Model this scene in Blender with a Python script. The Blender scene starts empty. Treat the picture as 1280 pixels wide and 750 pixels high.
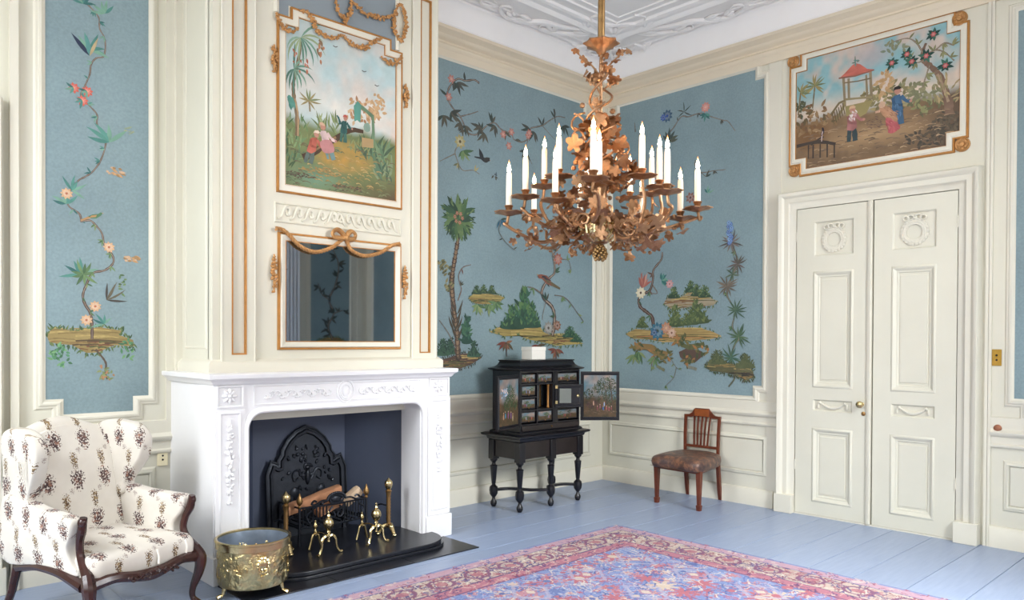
import bpy, bmesh, math, random
import numpy as np
from math import sin, cos, pi, radians, hypot, atan2
from mathutils import Vector, Matrix
rnd = random.Random(7)
SC = bpy.context.scene
COL = SC.collection

# ------------------------------------------------------------------ camera
cam = bpy.data.cameras.new('camera'); camo = bpy.data.objects.new('camera', cam); COL.objects.link(camo)
YAW, PIT, ROL = 0.8104, -0.0102, 0.0049
fw = Vector((cos(YAW) * cos(PIT), sin(YAW) * cos(PIT), sin(PIT)))
r0 = Vector((sin(YAW), -cos(YAW), 0)); u0 = r0.cross(fw)
rt = cos(ROL) * r0 + sin(ROL) * u0; up = -sin(ROL) * r0 + cos(ROL) * u0
camo.matrix_world = Matrix(((rt.x, up.x, -fw.x, -6.659), (rt.y, up.y, -fw.y, -5.522), (rt.z, up.z, -fw.z, 1.55), (0, 0, 0, 1)))
cam.sensor_fit = 'HORIZONTAL'; cam.sensor_width = 36; cam.lens = 957 / 1280 * 36
cam.shift_y = (435.33 - 375) / 1280; cam.clip_start = .05
SC.camera = camo

# ------------------------------------------------------------------ world, daylight, exposure
wd = bpy.data.worlds.new('sky'); SC.world = wd; wd.use_nodes = True
wd.node_tree.nodes['Background'].inputs[0].default_value = (.75, .86, 1, 1)
wd.node_tree.nodes['Background'].inputs[1].default_value = 1.0

def area(name, loc, rot, sx, sy, power, col):
    l = bpy.data.lights.new(name, 'AREA'); l.shape = 'RECTANGLE'; l.size = sx; l.size_y = sy; l.energy = power; l.color = col
    o = bpy.data.objects.new(name, l); COL.objects.link(o); o.location = loc; o.rotation_euler = rot
    return o
DAY = (.93, .965, 1.0)
for x, p, q in ((-6.15, 12, 80), (-2.25, 60, 1450)):       # the two windows behind the camera
    area('daylight_south', (x, -6.13, 2.3), (radians(90), 0, 0), 1.38, 3.4, p, DAY)
    area('sky_south', (x - .25, -8.4, 4.6), (radians(52), 0, radians(-4)), 3.4, 3.0, q, DAY)
for y, p, q in ((-4.35, 40, 280), (-1.65, 58, 600)):       # the two windows at the left
    area('daylight_west', (-7.73, y, 2.3), (radians(90), 0, radians(-90)), 1.38, 3.4, p, DAY)
    area('sky_west', (-10.0, y, 4.6), (radians(52), 0, radians(-90)), 3.4, 3.0, q, DAY)

SC.view_settings.view_transform = 'Standard'; SC.view_settings.look = 'None'
SC.view_settings.gamma = 1; SC.view_settings.use_curve_mapping = False
SC.view_settings.exposure = 0.06

# ------------------------------------------------------------------ colours and materials
def lin(h):
    if isinstance(h, str):
        h = h.lstrip('#'); c = [int(h[i:i + 2], 16) / 255 for i in (0, 2, 4)]
    else: c = list(h[:3])
    return tuple(x / 12.92 if x <= .04045 else ((x + .055) / 1.055) ** 2.4 for x in c)
def mixc(a, b, t): return tuple(x + (y - x) * t for x, y in zip(a, b))

class NT:
    def __init__(s, name):
        s.m = bpy.data.materials.new(name); s.m.use_nodes = True
        s.t = s.m.node_tree; s.b = s.t.nodes['Principled BSDF']
    def n(s, typ, **kw):
        x = s.t.nodes.new(typ)
        for k, v in kw.items(): setattr(x, k, v)
        return x
    def l(s, a, b): s.t.links.new(a, b)
    def val(s, sock, v):
        if hasattr(v, 'is_linked') or isinstance(v, bpy.types.NodeSocket): s.l(v, sock)
        else: sock.default_value = v
    def math(s, op, a, b=0.0, c=None):
        x = s.n('ShaderNodeMath', operation=op); s.val(x.inputs[0], a); s.val(x.inputs[1], b)
        if c is not None: s.val(x.inputs[2], c)
        return x.outputs[0]
    def mix(s, f, a, b, mode='MIX'):
        x = s.n('ShaderNodeMix', data_type='RGBA', blend_type=mode)
        s.val(x.inputs['Factor'], f)
        for k, v in ((6, a), (7, b)):
            if isinstance(v, tuple): x.inputs[k].default_value = (*v[:3], 1)
            else: s.l(v, x.inputs[k])
        return x.outputs[2]
    def coord(s, which='Object'): return s.n('ShaderNodeTexCoord').outputs[which]
    def noise(s, scale, detail=3, vec=None, rough=.55, out='Fac'):
        x = s.n('ShaderNodeTexNoise'); x.inputs['Scale'].default_value = scale; x.inputs['Detail'].default_value = detail
        x.inputs['Roughness'].default_value = rough
        s.l(vec if vec is not None else s.coord(), x.inputs['Vector']); return x.outputs[out]
    def ramp(s, f, stops):
        x = s.n('ShaderNodeValToRGB'); s.l(f, x.inputs[0]); e = x.color_ramp.elements
        while len(e) < len(stops): e.new(.5)
        for q, (p, c) in zip(e, stops): q.position = p; q.color = (*c[:3], 1)
        return x.outputs[0]
    def scale(s, vec, sc):
        x = s.n('ShaderNodeMapping'); s.l(vec, x.inputs[0]); x.inputs['Scale'].default_value = sc; return x.outputs[0]
    def bump(s, h, strength=.2, dist=.01):
        x = s.n('ShaderNodeBump'); x.inputs['Strength'].default_value = strength; x.inputs['Distance'].default_value = dist
        s.l(h, x.inputs['Height']); s.l(x.outputs[0], s.b.inputs['Normal'])
    def col(s, c):
        if isinstance(c, tuple): s.b.inputs['Base Color'].default_value = (*c[:3], 1)
        else: s.l(c, s.b.inputs['Base Color'])

def mat(name, color, rough=.5, metal=0., var=.06, vscale=6., bump=0., bscale=40., bdist=.004, spec=.5):
    t = NT(name); c = lin(color)
    if var: t.col(t.ramp(t.noise(vscale, 4), [(.3, mixc(c, (0, 0, 0), var)), (.7, tuple(min(.95, x * (1 + var * .5)) for x in c))]))
    else: t.col(c)
    t.b.inputs['Roughness'].default_value = rough; t.b.inputs['Metallic'].default_value = metal
    t.b.inputs['Specular IOR Level'].default_value = spec
    if bump: t.bump(t.noise(bscale, 4), bump, bdist)
    return t.m

CREAM = mat('cream_paint', '#d8d4c3', .5, var=.035, vscale=2.5, bump=.08, bscale=25)
CREAM_TRIM = mat('cream_trim_paint', '#dbd6c6', .45, var=.03, vscale=3)
CORNICE = mat('stone_paint', '#e0d2ba', .5, var=.03, vscale=3)
PLASTER = mat('white_plaster', '#f7f4f2', .7, var=.02, vscale=4)
MARBLE = mat('white_marble', '#eae9ea', .32, var=.03, vscale=3.5)
GILT = mat('gilt_line', '#b07a3c', .45, .35, var=.15, vscale=30)
GOLD = mat('carved_giltwood', '#c2905a', .45, .45, var=.3, vscale=40, bump=.5, bscale=120)
BLACKWALL = mat('blackened_brick', '#444c5f', .55, var=.12, vscale=1.5, bump=.2, bscale=12)
IRON = mat('cast_iron', '#23272f', .4, .5, var=.3, vscale=20, bump=.3, bscale=60)
SLATE = mat('black_slate', '#1d1f26', .28, var=.25, vscale=8, bump=.1, bscale=8)
BRASS = mat('polished_brass', '#cdb98a', .25, 1., var=.12, vscale=20)
DARKBRASS = mat('aged_brass', '#9c7b50', .35, .9, var=.25, vscale=25)
EBONY = mat('ebonised_wood', '#131218', .3, var=.3, vscale=8)
EBONY2 = mat('ebony_drawer_front', '#231c1c', .3, var=.4, vscale=6)
MAHOG = mat('dark_mahogany', '#3a1d18', .25, var=.35, vscale=9)
SATIN = mat('reddish_mahogany', '#68321e', .3, var=.3, vscale=14)
def leather_mat():
    t = NT('worn_brown_leather'); t.col(t.ramp(t.noise(16, 6, None, .7), [(.32, lin('#33262a')), (.5, lin('#5a4238')), (.62, lin('#8a6048')), (.72, lin('#6a4a3c'))]))
    t.b.inputs['Roughness'].default_value = .42; t.bump(t.noise(40, 4), .3, .004); return t.m
LEATHER = leather_mat()
WAX = mat('candle_wax', '#f3e9d6', .4, var=0)
WAX.node_tree.nodes['Principled BSDF'].inputs['Subsurface Weight'].default_value = 0
ORMOLU = mat('gilt_bronze_leaf', '#a8805e', .34, .85, var=.3, vscale=35, bump=.3, bscale=150)
WOODLOG = mat('split_pine', '#c08a66', .7, var=.3, vscale=14, bump=.4, bscale=60)
PALEWOOD = mat('pale_split_wood', '#e0c4a4', .7, var=.2, vscale=14, bump=.3, bscale=60)
WHITEBOX = mat('white_card', '#eae6dc', .6, var=.02)
SWITCHBRASS = mat('yellow_brass', '#a8863c', .42, .9, var=.15, vscale=30)
PLATE = mat('ivory_plate', '#efe4c0', .4, var=.03)
DARK = mat('dark_fill', '#17140f', .6, var=0)
COPPERKNOB = mat('copper_disc', '#a06a50', .4, .6, var=.2, vscale=40)
ZINC = mat('zinc_lining', '#8d99a8', .4, .7, var=.25, vscale=10, bump=.3, bscale=30)

def paint_mat(name, rough=.55, weave=0.25):
    t = NT(name); a = t.n('ShaderNodeVertexColor'); a.layer_name = 'Col'
    nz = t.noise(9, 5); nz2 = t.noise(160, 2)
    f = t.math('ADD', t.math('MULTIPLY', nz, .22), t.math('MULTIPLY', nz2, .12))
    f = t.math('ADD', f, .83)
    mm = t.n('ShaderNodeVectorMath', operation='SCALE'); t.l(a.outputs[0], mm.inputs[0]); t.l(f, mm.inputs['Scale'])
    t.col(mm.outputs[0]); t.b.inputs['Roughness'].default_value = rough; t.b.inputs['Specular IOR Level'].default_value = .25
    t.bump(t.noise(420, 2), weave, .001)
    return t.m
PAINT = paint_mat('oil_paint')
def canvas_mat():
    t = NT('blue_painted_canvas')
    a = t.ramp(t.noise(1.1, 3), [(.3, lin('#7d9196')), (.7, lin('#8ba1a6'))])
    b = t.ramp(t.noise(60, 2), [(.35, (.88, .88, .88)), (.65, (1, 1, 1))])
    t.col(t.mix(1., a, b, 'MULTIPLY')); t.b.inputs['Roughness'].default_value = .5
    t.b.inputs['Specular IOR Level'].default_value = .35
    t.bump(t.noise(420, 2), .25, .001)
    return t.m
CANVAS = canvas_mat()
BLUEGREY = mat('blue_grey_painted_canvas', '#838d93', .55, var=.05, vscale=3)
def floor_mat():
    t = NT('blue_grey_floor_paint')
    o = t.scale(t.coord('Object'), (1.2, 14, 1))
    inf = t.n('ShaderNodeObjectInfo').outputs['Random']
    c = t.ramp(t.noise(3, 5, o), [(.25, lin('#8998b4')), (.75, lin('#98a6bf'))])
    k = t.math('ADD', t.math('MULTIPLY', inf, .12), .94)
    mm = t.n('ShaderNodeVectorMath', operation='SCALE'); t.l(c, mm.inputs[0]); t.l(k, mm.inputs['Scale'])
    t.col(mm.outputs[0]); t.b.inputs['Roughness'].default_value = .33
    t.bump(t.noise(6, 4, o), .08, .01)
    return t.m
FLOORM = floor_mat()
def glow(name, c, s):
    t = NT(name); t.b.inputs['Base Color'].default_value = (*c, 1)
    t.b.inputs['Emission Color'].default_value = (*c, 1); t.b.inputs['Emission Strength'].default_value = s
    return t.m
def flame_mat():
    t = NT('candle_flame'); t.b.inputs['Base Color'].default_value = (0, 0, 0, 1)
    a = t.n('ShaderNodeVertexColor'); a.layer_name = 'Col'
    t.l(a.outputs[0], t.b.inputs['Emission Color']); t.b.inputs['Emission Strength'].default_value = 190
    return t.m
FLAME = flame_mat()
def mirror_mat():
    t = NT('old_mirror_glass'); t.col(t.ramp(t.noise(2.5, 4), [(.3, (.38, .42, .45)), (.7, (.44, .47, .50))]))
    t.b.inputs['Metallic'].default_value = 1; t.b.inputs['Roughness'].default_value = .025
    return t.m
MIRROR = mirror_mat()
def curtain_mat():
    t = NT('pale_curtain_cloth'); t.col(lin('#dcdfe2')); t.b.inputs['Roughness'].default_value = .9
    return t.m
CURT = curtain_mat()

# ------------------------------------------------------------------ geometry builder
def cat(pts, n=6, closed=False):
    P = [Vector(p) for p in pts]; out = []; m = len(P)
    for i in range(m if closed else m - 1):
        a = P[(i - 1) % m] if (closed or i > 0) else P[0] * 2 - P[1]
        b = P[i]; c = P[(i + 1) % m]
        d = P[(i + 2) % m] if (closed or i + 2 < m) else c * 2 - b
        for k in range(n):
            t = k / n
            out.append(.5 * ((2 * b) + (c - a) * t + (2 * a - 5 * b + 4 * c - d) * t * t + (3 * b - a - 3 * c + d) * t ** 3))
    if not closed: out.append(P[-1])
    return out

MAPS = {}
def mapN(u, v, w): return (u, -w, v)
def mapE(u, v, w): return (-w, -u, v)
def mapS(u, v, w): return (-u, -5.95 + w, v)
def mapW(u, v, w): return (-7.55 + w, u, v)
def mapC(u, v, w): return (u, -.56 - w, v)
def mapM(u, v, w): return (u, -.77 - w, v)
def mapCS(u, v, w): return (-4.635 - w, -u, v)          # chimney left cheek
def mapI(u, v, w): return (u, v, w)
def mapCeil(u, v, w): return (u, v, 4.6 - w)

class G:
    def __init__(s): s.v = []; s.f = []; s.c = None; s.uv = None
    def add(s, vs, fs):
        o = len(s.v); s.v += [tuple(x) for x in vs]; s.f += [tuple(i + o for i in f) for f in fs]; return s
    def box(s, a, b, mp=mapI):
        (x0, y0, z0), (x1, y1, z1) = a, b
        vs = [mp(x, y, z) for z in (z0, z1) for x, y in ((x0, y0), (x1, y0), (x1, y1), (x0, y1))]
        return s.add(vs, [(0, 3, 2, 1), (4, 5, 6, 7), (0, 1, 5, 4), (1, 2, 6, 5), (2, 3, 7, 6), (3, 0, 4, 7)])
    def obox(s, c, size, rot):
        M = Matrix.Translation(c) @ rot.to_4x4(); h = [x / 2 for x in size]
        return s.box((-h[0], -h[1], -h[2]), (h[0], h[1], h[2]), lambda x, y, z: tuple(M @ Vector((x, y, z))))
    def tube(s, pts, r, seg=8, cap=True, flat=1.0):
        P = [Vector(p) for p in pts]; n = len(P)
        R = r if isinstance(r, (list, tuple)) else [r] * n
        if len(R) != n: R = [R[min(len(R) - 1, int(i / (n - 1) * (len(R) - 1)))] + (R[min(len(R) - 1, int(i / (n - 1) * (len(R) - 1)) + 1)] - R[min(len(R) - 1, int(i / (n - 1) * (len(R) - 1)))]) * ((i / (n - 1) * (len(R) - 1)) % 1) for i in range(n)]
        vs = []; nrm = None
        for i in range(n):
            t = (P[min(i + 1, n - 1)] - P[max(i - 1, 0)])
            t = t.normalized() if t.length > 1e-9 else Vector((0, 0, 1))
            if nrm is None:
                nrm = t.orthogonal().normalized()
            else:
                nrm = nrm - t * nrm.dot(t)
                nrm = nrm.normalized() if nrm.length > 1e-6 else t.orthogonal().normalized()
            bn = t.cross(nrm)
            for k in range(seg):
                a = 2 * pi * k / seg
                vs.append(P[i] + nrm * cos(a) * R[i] + bn * sin(a) * R[i] * flat)
        fs = [(i * seg + k, i * seg + (k + 1) % seg, (i + 1) * seg + (k + 1) % seg, (i + 1) * seg + k) for i in range(n - 1) for k in range(seg)]
        if cap: fs += [tuple(range(seg))[::-1], tuple((n - 1) * seg + k for k in range(seg))]
        return s.add(vs, fs)
    def lathe(s, prof, o=(0, 0, 0), seg=20, sq=False, M=None, cap='both'):
        vs = []
        for r, z in prof:
            for k in range(seg):
                a = 2 * pi * (k + (.5 if sq else 0)) / seg
                p = Vector((r * cos(a), r * sin(a), z))
                if M is not None: p = M @ p
                vs.append((p[0] + o[0], p[1] + o[1], p[2] + o[2]))
        n = len(prof)
        fs = [(i * seg + k, i * seg + (k + 1) % seg, (i + 1) * seg + (k + 1) % seg, (i + 1) * seg + k) for i in range(n - 1) for k in range(seg)]
        if cap in ('both', 'bottom'): fs.append(tuple(range(seg))[::-1])
        if cap == 'both': fs.append(tuple((n - 1) * seg + k for k in range(seg)))
        return s.add(vs, fs)
    def sph(s, c, r, seg=8, rings=6, M=None):
        rr = r if isinstance(r, (tuple, list)) else (r, r, r)
        prof = [(sin(pi * i / rings), -cos(pi * i / rings)) for i in range(rings + 1)]
        prof[0] = (.02, -1); prof[-1] = (.02, 1)
        vs = []
        for a, z in prof:
            for k in range(seg):
                t = 2 * pi * k / seg; p = Vector((a * cos(t) * rr[0], a * sin(t) * rr[1], z * rr[2]))
                if M is not None: p = M @ p
                vs.append((p[0] + c[0], p[1] + c[1], p[2] + c[2]))
        fs = [(i * seg + k, i * seg + (k + 1) % seg, (i + 1) * seg + (k + 1) % seg, (i + 1) * seg + k) for i in range(rings) for k in range(seg)]
        return s.add(vs, fs)
    def prism(s, poly, w0, w1, mp=mapI):
        n = len(poly)
        vs = [mp(p[0], p[1], w0) for p in poly] + [mp(p[0], p[1], w1) for p in poly]
        fs = [tuple(range(n))[::-1], tuple(range(n, 2 * n))] + [(i, (i + 1) % n, n + (i + 1) % n, n + i) for i in range(n)]
        return s.add(vs, fs)
    def run(s, prof, u0, u1, mp):
        n = len(prof)
        vs = [mp(u, v, w) for u in (u0, u1) for v, w in prof]
        fs = [(i, (i + 1) % n, n + (i + 1) % n, n + i) for i in range(n)] + [tuple(range(n))[::-1], tuple(range(n, 2 * n))]
        return s.add(vs, fs)
    def frame(s, poly, prof, mp, closed=True):
        """mitred moulding: prof = [(distance outwards from the polygon, height w)]; poly counter-clockwise"""
        n = len(poly); A = sum(poly[i][0] * poly[(i + 1) % n][1] - poly[(i + 1) % n][0] * poly[i][1] for i in range(n))
        sg = 1 if A > 0 else -1
        if not closed: sg = 1
        vs = []; m = len(prof)
        for i in range(n):
            p = Vector(poly[i])
            if closed or 0 < i < n - 1:
                d1 = (p - Vector(poly[i - 1])).normalized(); d2 = (Vector(poly[(i + 1) % n]) - p).normalized()
            elif i == 0: d1 = d2 = (Vector(poly[1]) - p).normalized()
            else: d1 = d2 = (p - Vector(poly[i - 1])).normalized()
            n1 = Vector((d1.y, -d1.x)) * sg; n2 = Vector((d2.y, -d2.x)) * sg
            b = n1 + n2; k = b.length_squared
            b = b * (2 / k) if k > 1e-6 else n1
            for d, w in prof: vs.append(mp(p.x + b.x * d, p.y + b.y * d, w))
        fs = []
        for i in range(n if closed else n - 1):
            j = (i + 1) % n
            for k in range(m - 1): fs.append((i * m + k, j * m + k, j * m + k + 1, i * m + k + 1))
        if not closed: fs += [tuple(range(m)), tuple((n - 1) * m + k for k in range(m))[::-1]]
        return s.add(vs, fs)
    def loft(s, rings, cap=True, closed=True):
        m = len(rings[0]); vs = [p for r in rings for p in r]
        fs = [(i * m + k, i * m + (k + 1) % m, (i + 1) * m + (k + 1) % m, (i + 1) * m + k) for i in range(len(rings) - 1) for k in range(m if closed else m - 1)]
        if cap: fs += [tuple(range(m))[::-1], tuple((len(rings) - 1) * m + k for k in range(m))]
        return s.add(vs, fs)
    def move(s, M):
        s.v = [tuple(M @ Vector(p)) for p in s.v]; return s

def abspos(o):
    p = Vector((0, 0, 0))
    while o is not None: p += o.location; o = o.parent
    return p
def build(name, g, m, parent=None, local=False, smooth=35, bevel=0, sub=0, recalc=True, label=None):
    off = Vector((0, 0, 0)) if (local or parent is None) else abspos(parent)
    me = bpy.data.meshes.new(name)
    vs = [(p[0] - off.x, p[1] - off.y, p[2] - off.z) for p in g.v] if off.length else g.v
    me.from_pydata(vs, [], g.f)
    if recalc:
        bm = bmesh.new(); bm.from_mesh(me); bmesh.ops.recalc_face_normals(bm, faces=bm.faces); bm.to_mesh(me); bm.free()
    if g.c is not None:
        ca = me.color_attributes.new('Col', 'FLOAT_COLOR', 'POINT')
        ca.data.foreach_set('color', np.array([(*c[:3], 1) for c in g.c], dtype=np.float32).ravel())
    if g.uv is not None:
        ul = me.uv_layers.new(name='UVMap'); idx = np.zeros(len(me.loops), dtype=np.int32); me.loops.foreach_get('vertex_index', idx)
        ul.data.foreach_set('uv', np.array(g.uv, dtype=np.float32)[idx].ravel())
    for mm in (m if isinstance(m, (list, tuple)) else [m]): me.materials.append(mm)
    me.validate(); me.update()
    if smooth:
        me.shade_smooth(); me.set_sharp_from_angle(angle=radians(smooth))
    o = bpy.data.objects.new(name, me); COL.objects.link(o)
    if parent is not None: o.parent = parent
    if bevel:
        b = o.modifiers.new('bevel', 'BEVEL'); b.width = bevel; b.segments = 2; b.limit_method = 'ANGLE'; b.angle_limit = radians(40)
    if sub:
        b = o.modifiers.new('sub', 'SUBSURF'); b.levels = sub; b.render_levels = sub
    if label: o['label'] = label
    return o
def tag(o, label=None, category=None, group=None, kind=None):
    if label: o['label'] = label
    if category: o['category'] = category
    if group: o['group'] = group
    if kind: o['kind'] = kind
    return o
def thing(name, label, category, loc=(0, 0, 0), rz=0, group=None):
    o = bpy.data.objects.new(name, None); COL.objects.link(o); o.empty_display_size = .1
    o.location = loc; o.rotation_euler = (0, 0, rz)
    return tag(o, label, category, group)
def structure(name, g, m, label=None, **kw):
    return tag(build(name, g, m, **kw), label, None, None, 'structure')
def copy_tree(o, parent=None):
    c = o.copy(); COL.objects.link(c); c.parent = parent
    for ch in list(o.children): copy_tree(ch, c)
    return c
def rect(u0, v0, u1, v1): return [(u0, v0), (u1, v0), (u1, v1), (u0, v1)]
def notched(u0, v0, u1, v1, a=.09, b=.1, which='1111'):
    """rectangle with stepped corners, counter-clockwise from bottom left"""
    P = []
    P += [(u0, v0 + b), (u0 + a, v0 + b), (u0 + a, v0)] if which[0] == '1' else [(u0, v0)]
    P += [(u1 - a, v0), (u1 - a, v0 + b), (u1, v0 + b)] if which[1] == '1' else [(u1, v0)]
    P += [(u1, v1 - b), (u1 - a, v1 - b), (u1 - a, v1)] if which[2] == '1' else [(u1, v1)]
    P += [(u0 + a, v1), (u0 + a, v1 - b), (u0, v1 - b)] if which[3] == '1' else [(u0, v1)]
    return P
MOULD = [(-.010, .0), (-.010, .006), (0, .01), (.006, .018), (.014, .022), (.026, .02), (.032, .013), (.044, .011), (.05, .005), (.056, 0)]
DADO = [(.0, .0), (0, .006), (.006, .016), (.016, .02), (.026, .014), (.034, .012), (.04, .004), (.046, 0)]

# ================================================================== THE ROOM
XW, YS, ZC = -7.55, -5.95, 4.6
# ---- floor: painted boards running east-west
g = G().box((XW - .3, YS - .3, -.2), (.3, .3, -.024)); floor = structure('floor', g, DARK, 'wide floorboards painted blue grey')
bs = [0, .34, .66, .98, 1.29, 1.6, 1.9, 2.2, 2.54, 2.84, 3.13, 3.43, 3.76, 4.08, 4.4, 4.72, 5.05, 5.38, 5.68, 5.95]
bcache = {}
def plank(w, L):
    k = (round(w, 3), round(L, 3))
    if k not in bcache:
        h = w / 2 - .0026; c = .001
        o = build('floorboard', G().run([(-h, -.022), (h, -.022), (h, -c), (h - c, 0), (-h + c, 0), (-h, -c)], 0, L, mapI), FLOORM, smooth=0)
        bcache[k] = o.data; bpy.data.objects.remove(o)
    return bcache[k]
for i in range(len(bs) - 1):
    w = bs[i + 1] - bs[i]; yc = -(bs[i] + bs[i + 1]) / 2
    cut = XW + (2.0 if i % 2 else 3.3) + .35 * (i % 3)
    for a, b in ((XW, cut - .001), (cut + .001, 0)):
        o = bpy.data.objects.new('floorboard', plank(w, b - a)); COL.objects.link(o); o.parent = floor; o.location = (a, yc, 0)

# ---- walls
def wall_with_openings(L0, L1, ops, mp, t=.3):
    g = G(); u = L0
    for a, b, z0, z1 in sorted(ops):
        g.box((u, 0, -t), (a, ZC, 0), mp); g.box((a, 0, -t), (b, z0, 0), mp); g.box((a, z1, -t), (b, ZC, 0), mp); u = b
    g.box((u, 0, -t), (L1, ZC, 0), mp); return g
wn = structure('wall_north', G().box((XW, 0, -.2), (0, ZC, 0), mapN), CREAM, 'cream panelled wall behind the fireplace and the black cabinet', smooth=0)
we = structure('wall_east', G().box((0, 0, -.2), (-YS, ZC, 0), mapE), CREAM, 'cream panelled wall with the double door', smooth=0)
WS = [(1.55, 2.95, .5, 4.05), (5.45, 6.85, .5, 4.05)]
WW = [(-5.05, -3.65, .5, 4.05), (-2.35, -.95, .5, 4.05)]
wsouth = structure('wall_south', wall_with_openings(0, -XW, WS, mapS), CREAM, smooth=0)
wwest = structure('wall_west', wall_with_openings(YS, 0, WW, mapW), CREAM, smooth=0)
nw = 0
for mp, ops in ((mapS, WS), (mapW, WW)):
    for a, b, z0, z1 in ops:
        nw += 1
        g = G().frame(rect(a + .09, z0 + .09, b - .09, z1 - .09), [(0, -.2), (0, -.14), (.1, -.14), (.1, -.2)], mp)
        o = structure('window_%d' % nw, g, CREAM_TRIM, smooth=0)
        bars = G()
        bars.box(((a + b) / 2 - .02, z0 + .08, -.19), ((a + b) / 2 + .02, z1 - .08, -.15), mp)
        build('mullion', bars, CREAM_TRIM, o, smooth=0)
        for k in range(1, 5):
            z = z0 + (z1 - z0) * k / 5
            build('glazing_bar', G().box((a + .08, z - .015, -.185), (b - .08, z + .015, -.155), mp), CREAM_TRIM, o, smooth=0)
        build('architrave', G().frame(rect(a, z0, b, z1), [(0, 0), (0, .02), (.06, .03), (.12, .05), (.13, 0)], mp), CREAM_TRIM, o)

# ---- ceiling with plaster mouldings and corner acanthus
ceil = structure('ceiling', G().box((XW - .3, YS - .3, ZC), (.3, .3, ZC + .2)), PLASTER, 'white plaster ceiling with moulded panels', smooth=0)
CP = [(-.14, 0), (-.13, .02), (-.1, .03), (-.085, .018), (-.04, .022), (-.02, .04), (.0, .05), (.02, .04), (.03, .0)]
def ceilframe(inset, prof, nm='ceiling_molding'):
    R = [(XW + inset, YS + inset), (-inset, YS + inset), (-inset, -inset), (XW + inset, -inset)]
    build(nm, G().frame(R, prof, mapCeil), PLASTER, ceil)
ceilframe(.24, [(-.03, 0), (-.02, .012), (0, .016), (.014, .01), (.02, 0)])
ceilframe(.33, [(-.02, 0), (-.012, .01), (0, .01), (.01, 0)])
ceilframe(.62, CP)
ceilframe(.86, [(-.02, 0), (-.012, .014), (.004, .014), (.014, 0)])
ceilframe(.95, [(-.012, 0), (-.006, .01), (.004, .01), (.01, 0)])

# ---- cornice (stone coloured) and white cove, all round
RM = [(XW, YS), (0, YS), (0, 0), (XW, 0)]
def ring(name, prof, m, label=None):
    return structure(name, G().frame(RM, [(-d, z) for z, d in prof], lambda u, v, w: (u, v, w)), m, label)
ring('trim_1', [(4.135, .0), (4.135, .022), (4.15, .026), (4.20, .028), (4.215, .04), (4.24, .042), (4.255, .03), (4.27, .034), (4.285, .06), (4.30, .075), (4.315, .078), (4.335, .105), (4.345, .125), (4.372, .128), (4.376, .1)], CORNICE, 'stone coloured cornice above the blue panels')
ring('trim_2', [(4.372, .12), (4.385, .132), (4.43, .135), (4.47, .145), (4.52, .165), (4.56, .19), (4.575, .215), (4.6, .22)], PLASTER, 'white plaster cove above the cornice')
og = G()
def scroll(pts, z, r0=.011, r1=.02):
    r0 *= .95; r1 *= .95
    for sw in (0, 1):
        q = [((y, x) if sw else (x, y)) for x, y in pts]
        c = cat([(a, b, z) for a, b in q], 6); n = len(c)
        og.tube(c, [r0 + (r1 - r0) * sin(pi * min(1, i / n * 1.3 + .1)) for i in range(n)], 6)
A_ = [(-1.02, -.55), (-1.22, -.46), (-1.4, -.42), (-1.55, -.3), (-1.72, -.25), (-1.86, -.3), (-1.92, -.38), (-1.86, -.43), (-1.8, -.39)]
scroll(A_, 4.585, .012, .03)
scroll([(-.9, -.5), (-1.05, -.38), (-1.2, -.3), (-1.32, -.28), (-1.36, -.36), (-1.28, -.4)], 4.585, .01, .026)
scroll([(-.8, -.62), (-.98, -.68), (-1.15, -.74), (-1.3, -.7), (-1.34, -.62), (-1.27, -.6)], 4.59, .01, .026)
scroll([(-1.95, -.33), (-2.08, -.3), (-2.15, -.36), (-2.1, -.42), (-2.0, -.4)], 4.588, .008, .016)
scroll([(-.72, -.4), (-.74, -.28), (-.68, -.19), (-.55, -.17), (-.45, -.22), (-.42, -.3), (-.5, -.35), (-.57, -.3)], 4.56, .01, .022)
scroll([(-.5, -.5), (-.42, -.42), (-.36, -.32), (-.3, -.2), (-.24, -.18), (-.2, -.24)], 4.55, .008, .02)
scroll([(-.95, -.78), (-.8, -.9), (-.72, -1.05), (-.8, -1.15), (-.9, -1.1)], 4.59, .01, .022)
for k in range(40):
    t_ = 2 * pi * k / 40; og.sph((-.42 + .16 * cos(t_) - .05 * sin(t_), -.42 + .16 * sin(t_) - .05 * cos(t_), 4.555 + .0), (.016, .016, .012), 6, 4)
for sw in (0, 1):
    for (x, y, a, L) in ((-.62, -.3, 2.2, .16), (-.7, -.22, 2.9, .13), (-1.15, -.33, 3.4, .2), (-1.5, -.36, 2.7, .18), (-1.0, -.6, 3.6, .18), (-.52, -.26, 1.7, .13), (-1.68, -.3, 3.3, .13), (-.86, -.56, 2.6, .22), (-.7, -.7, 3.9, .16)):
        if sw: x, y, a = y, x, pi / 2 - a
        for k in (-1, 0, 1):
            b = a + k * .5; M = Matrix.Rotation(b, 3, 'Z')
            og.sph((x + cos(b) * L * .5, y + sin(b) * L * .5, 4.585), (L * .46, L * .15, .02), 8, 5, M)
og.sph((-.62, -.62, 4.58), (.07, .07, .03), 10, 6)
for k in range(8): og.sph((-.62 + .08 * cos(k * pi / 4), -.62 + .08 * sin(k * pi / 4), 4.585), (.035, .035, .02), 8, 5)
build('plaster_acanthus', og, PLASTER, ceil, label='white plaster acanthus scrolls in the corner')

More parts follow.
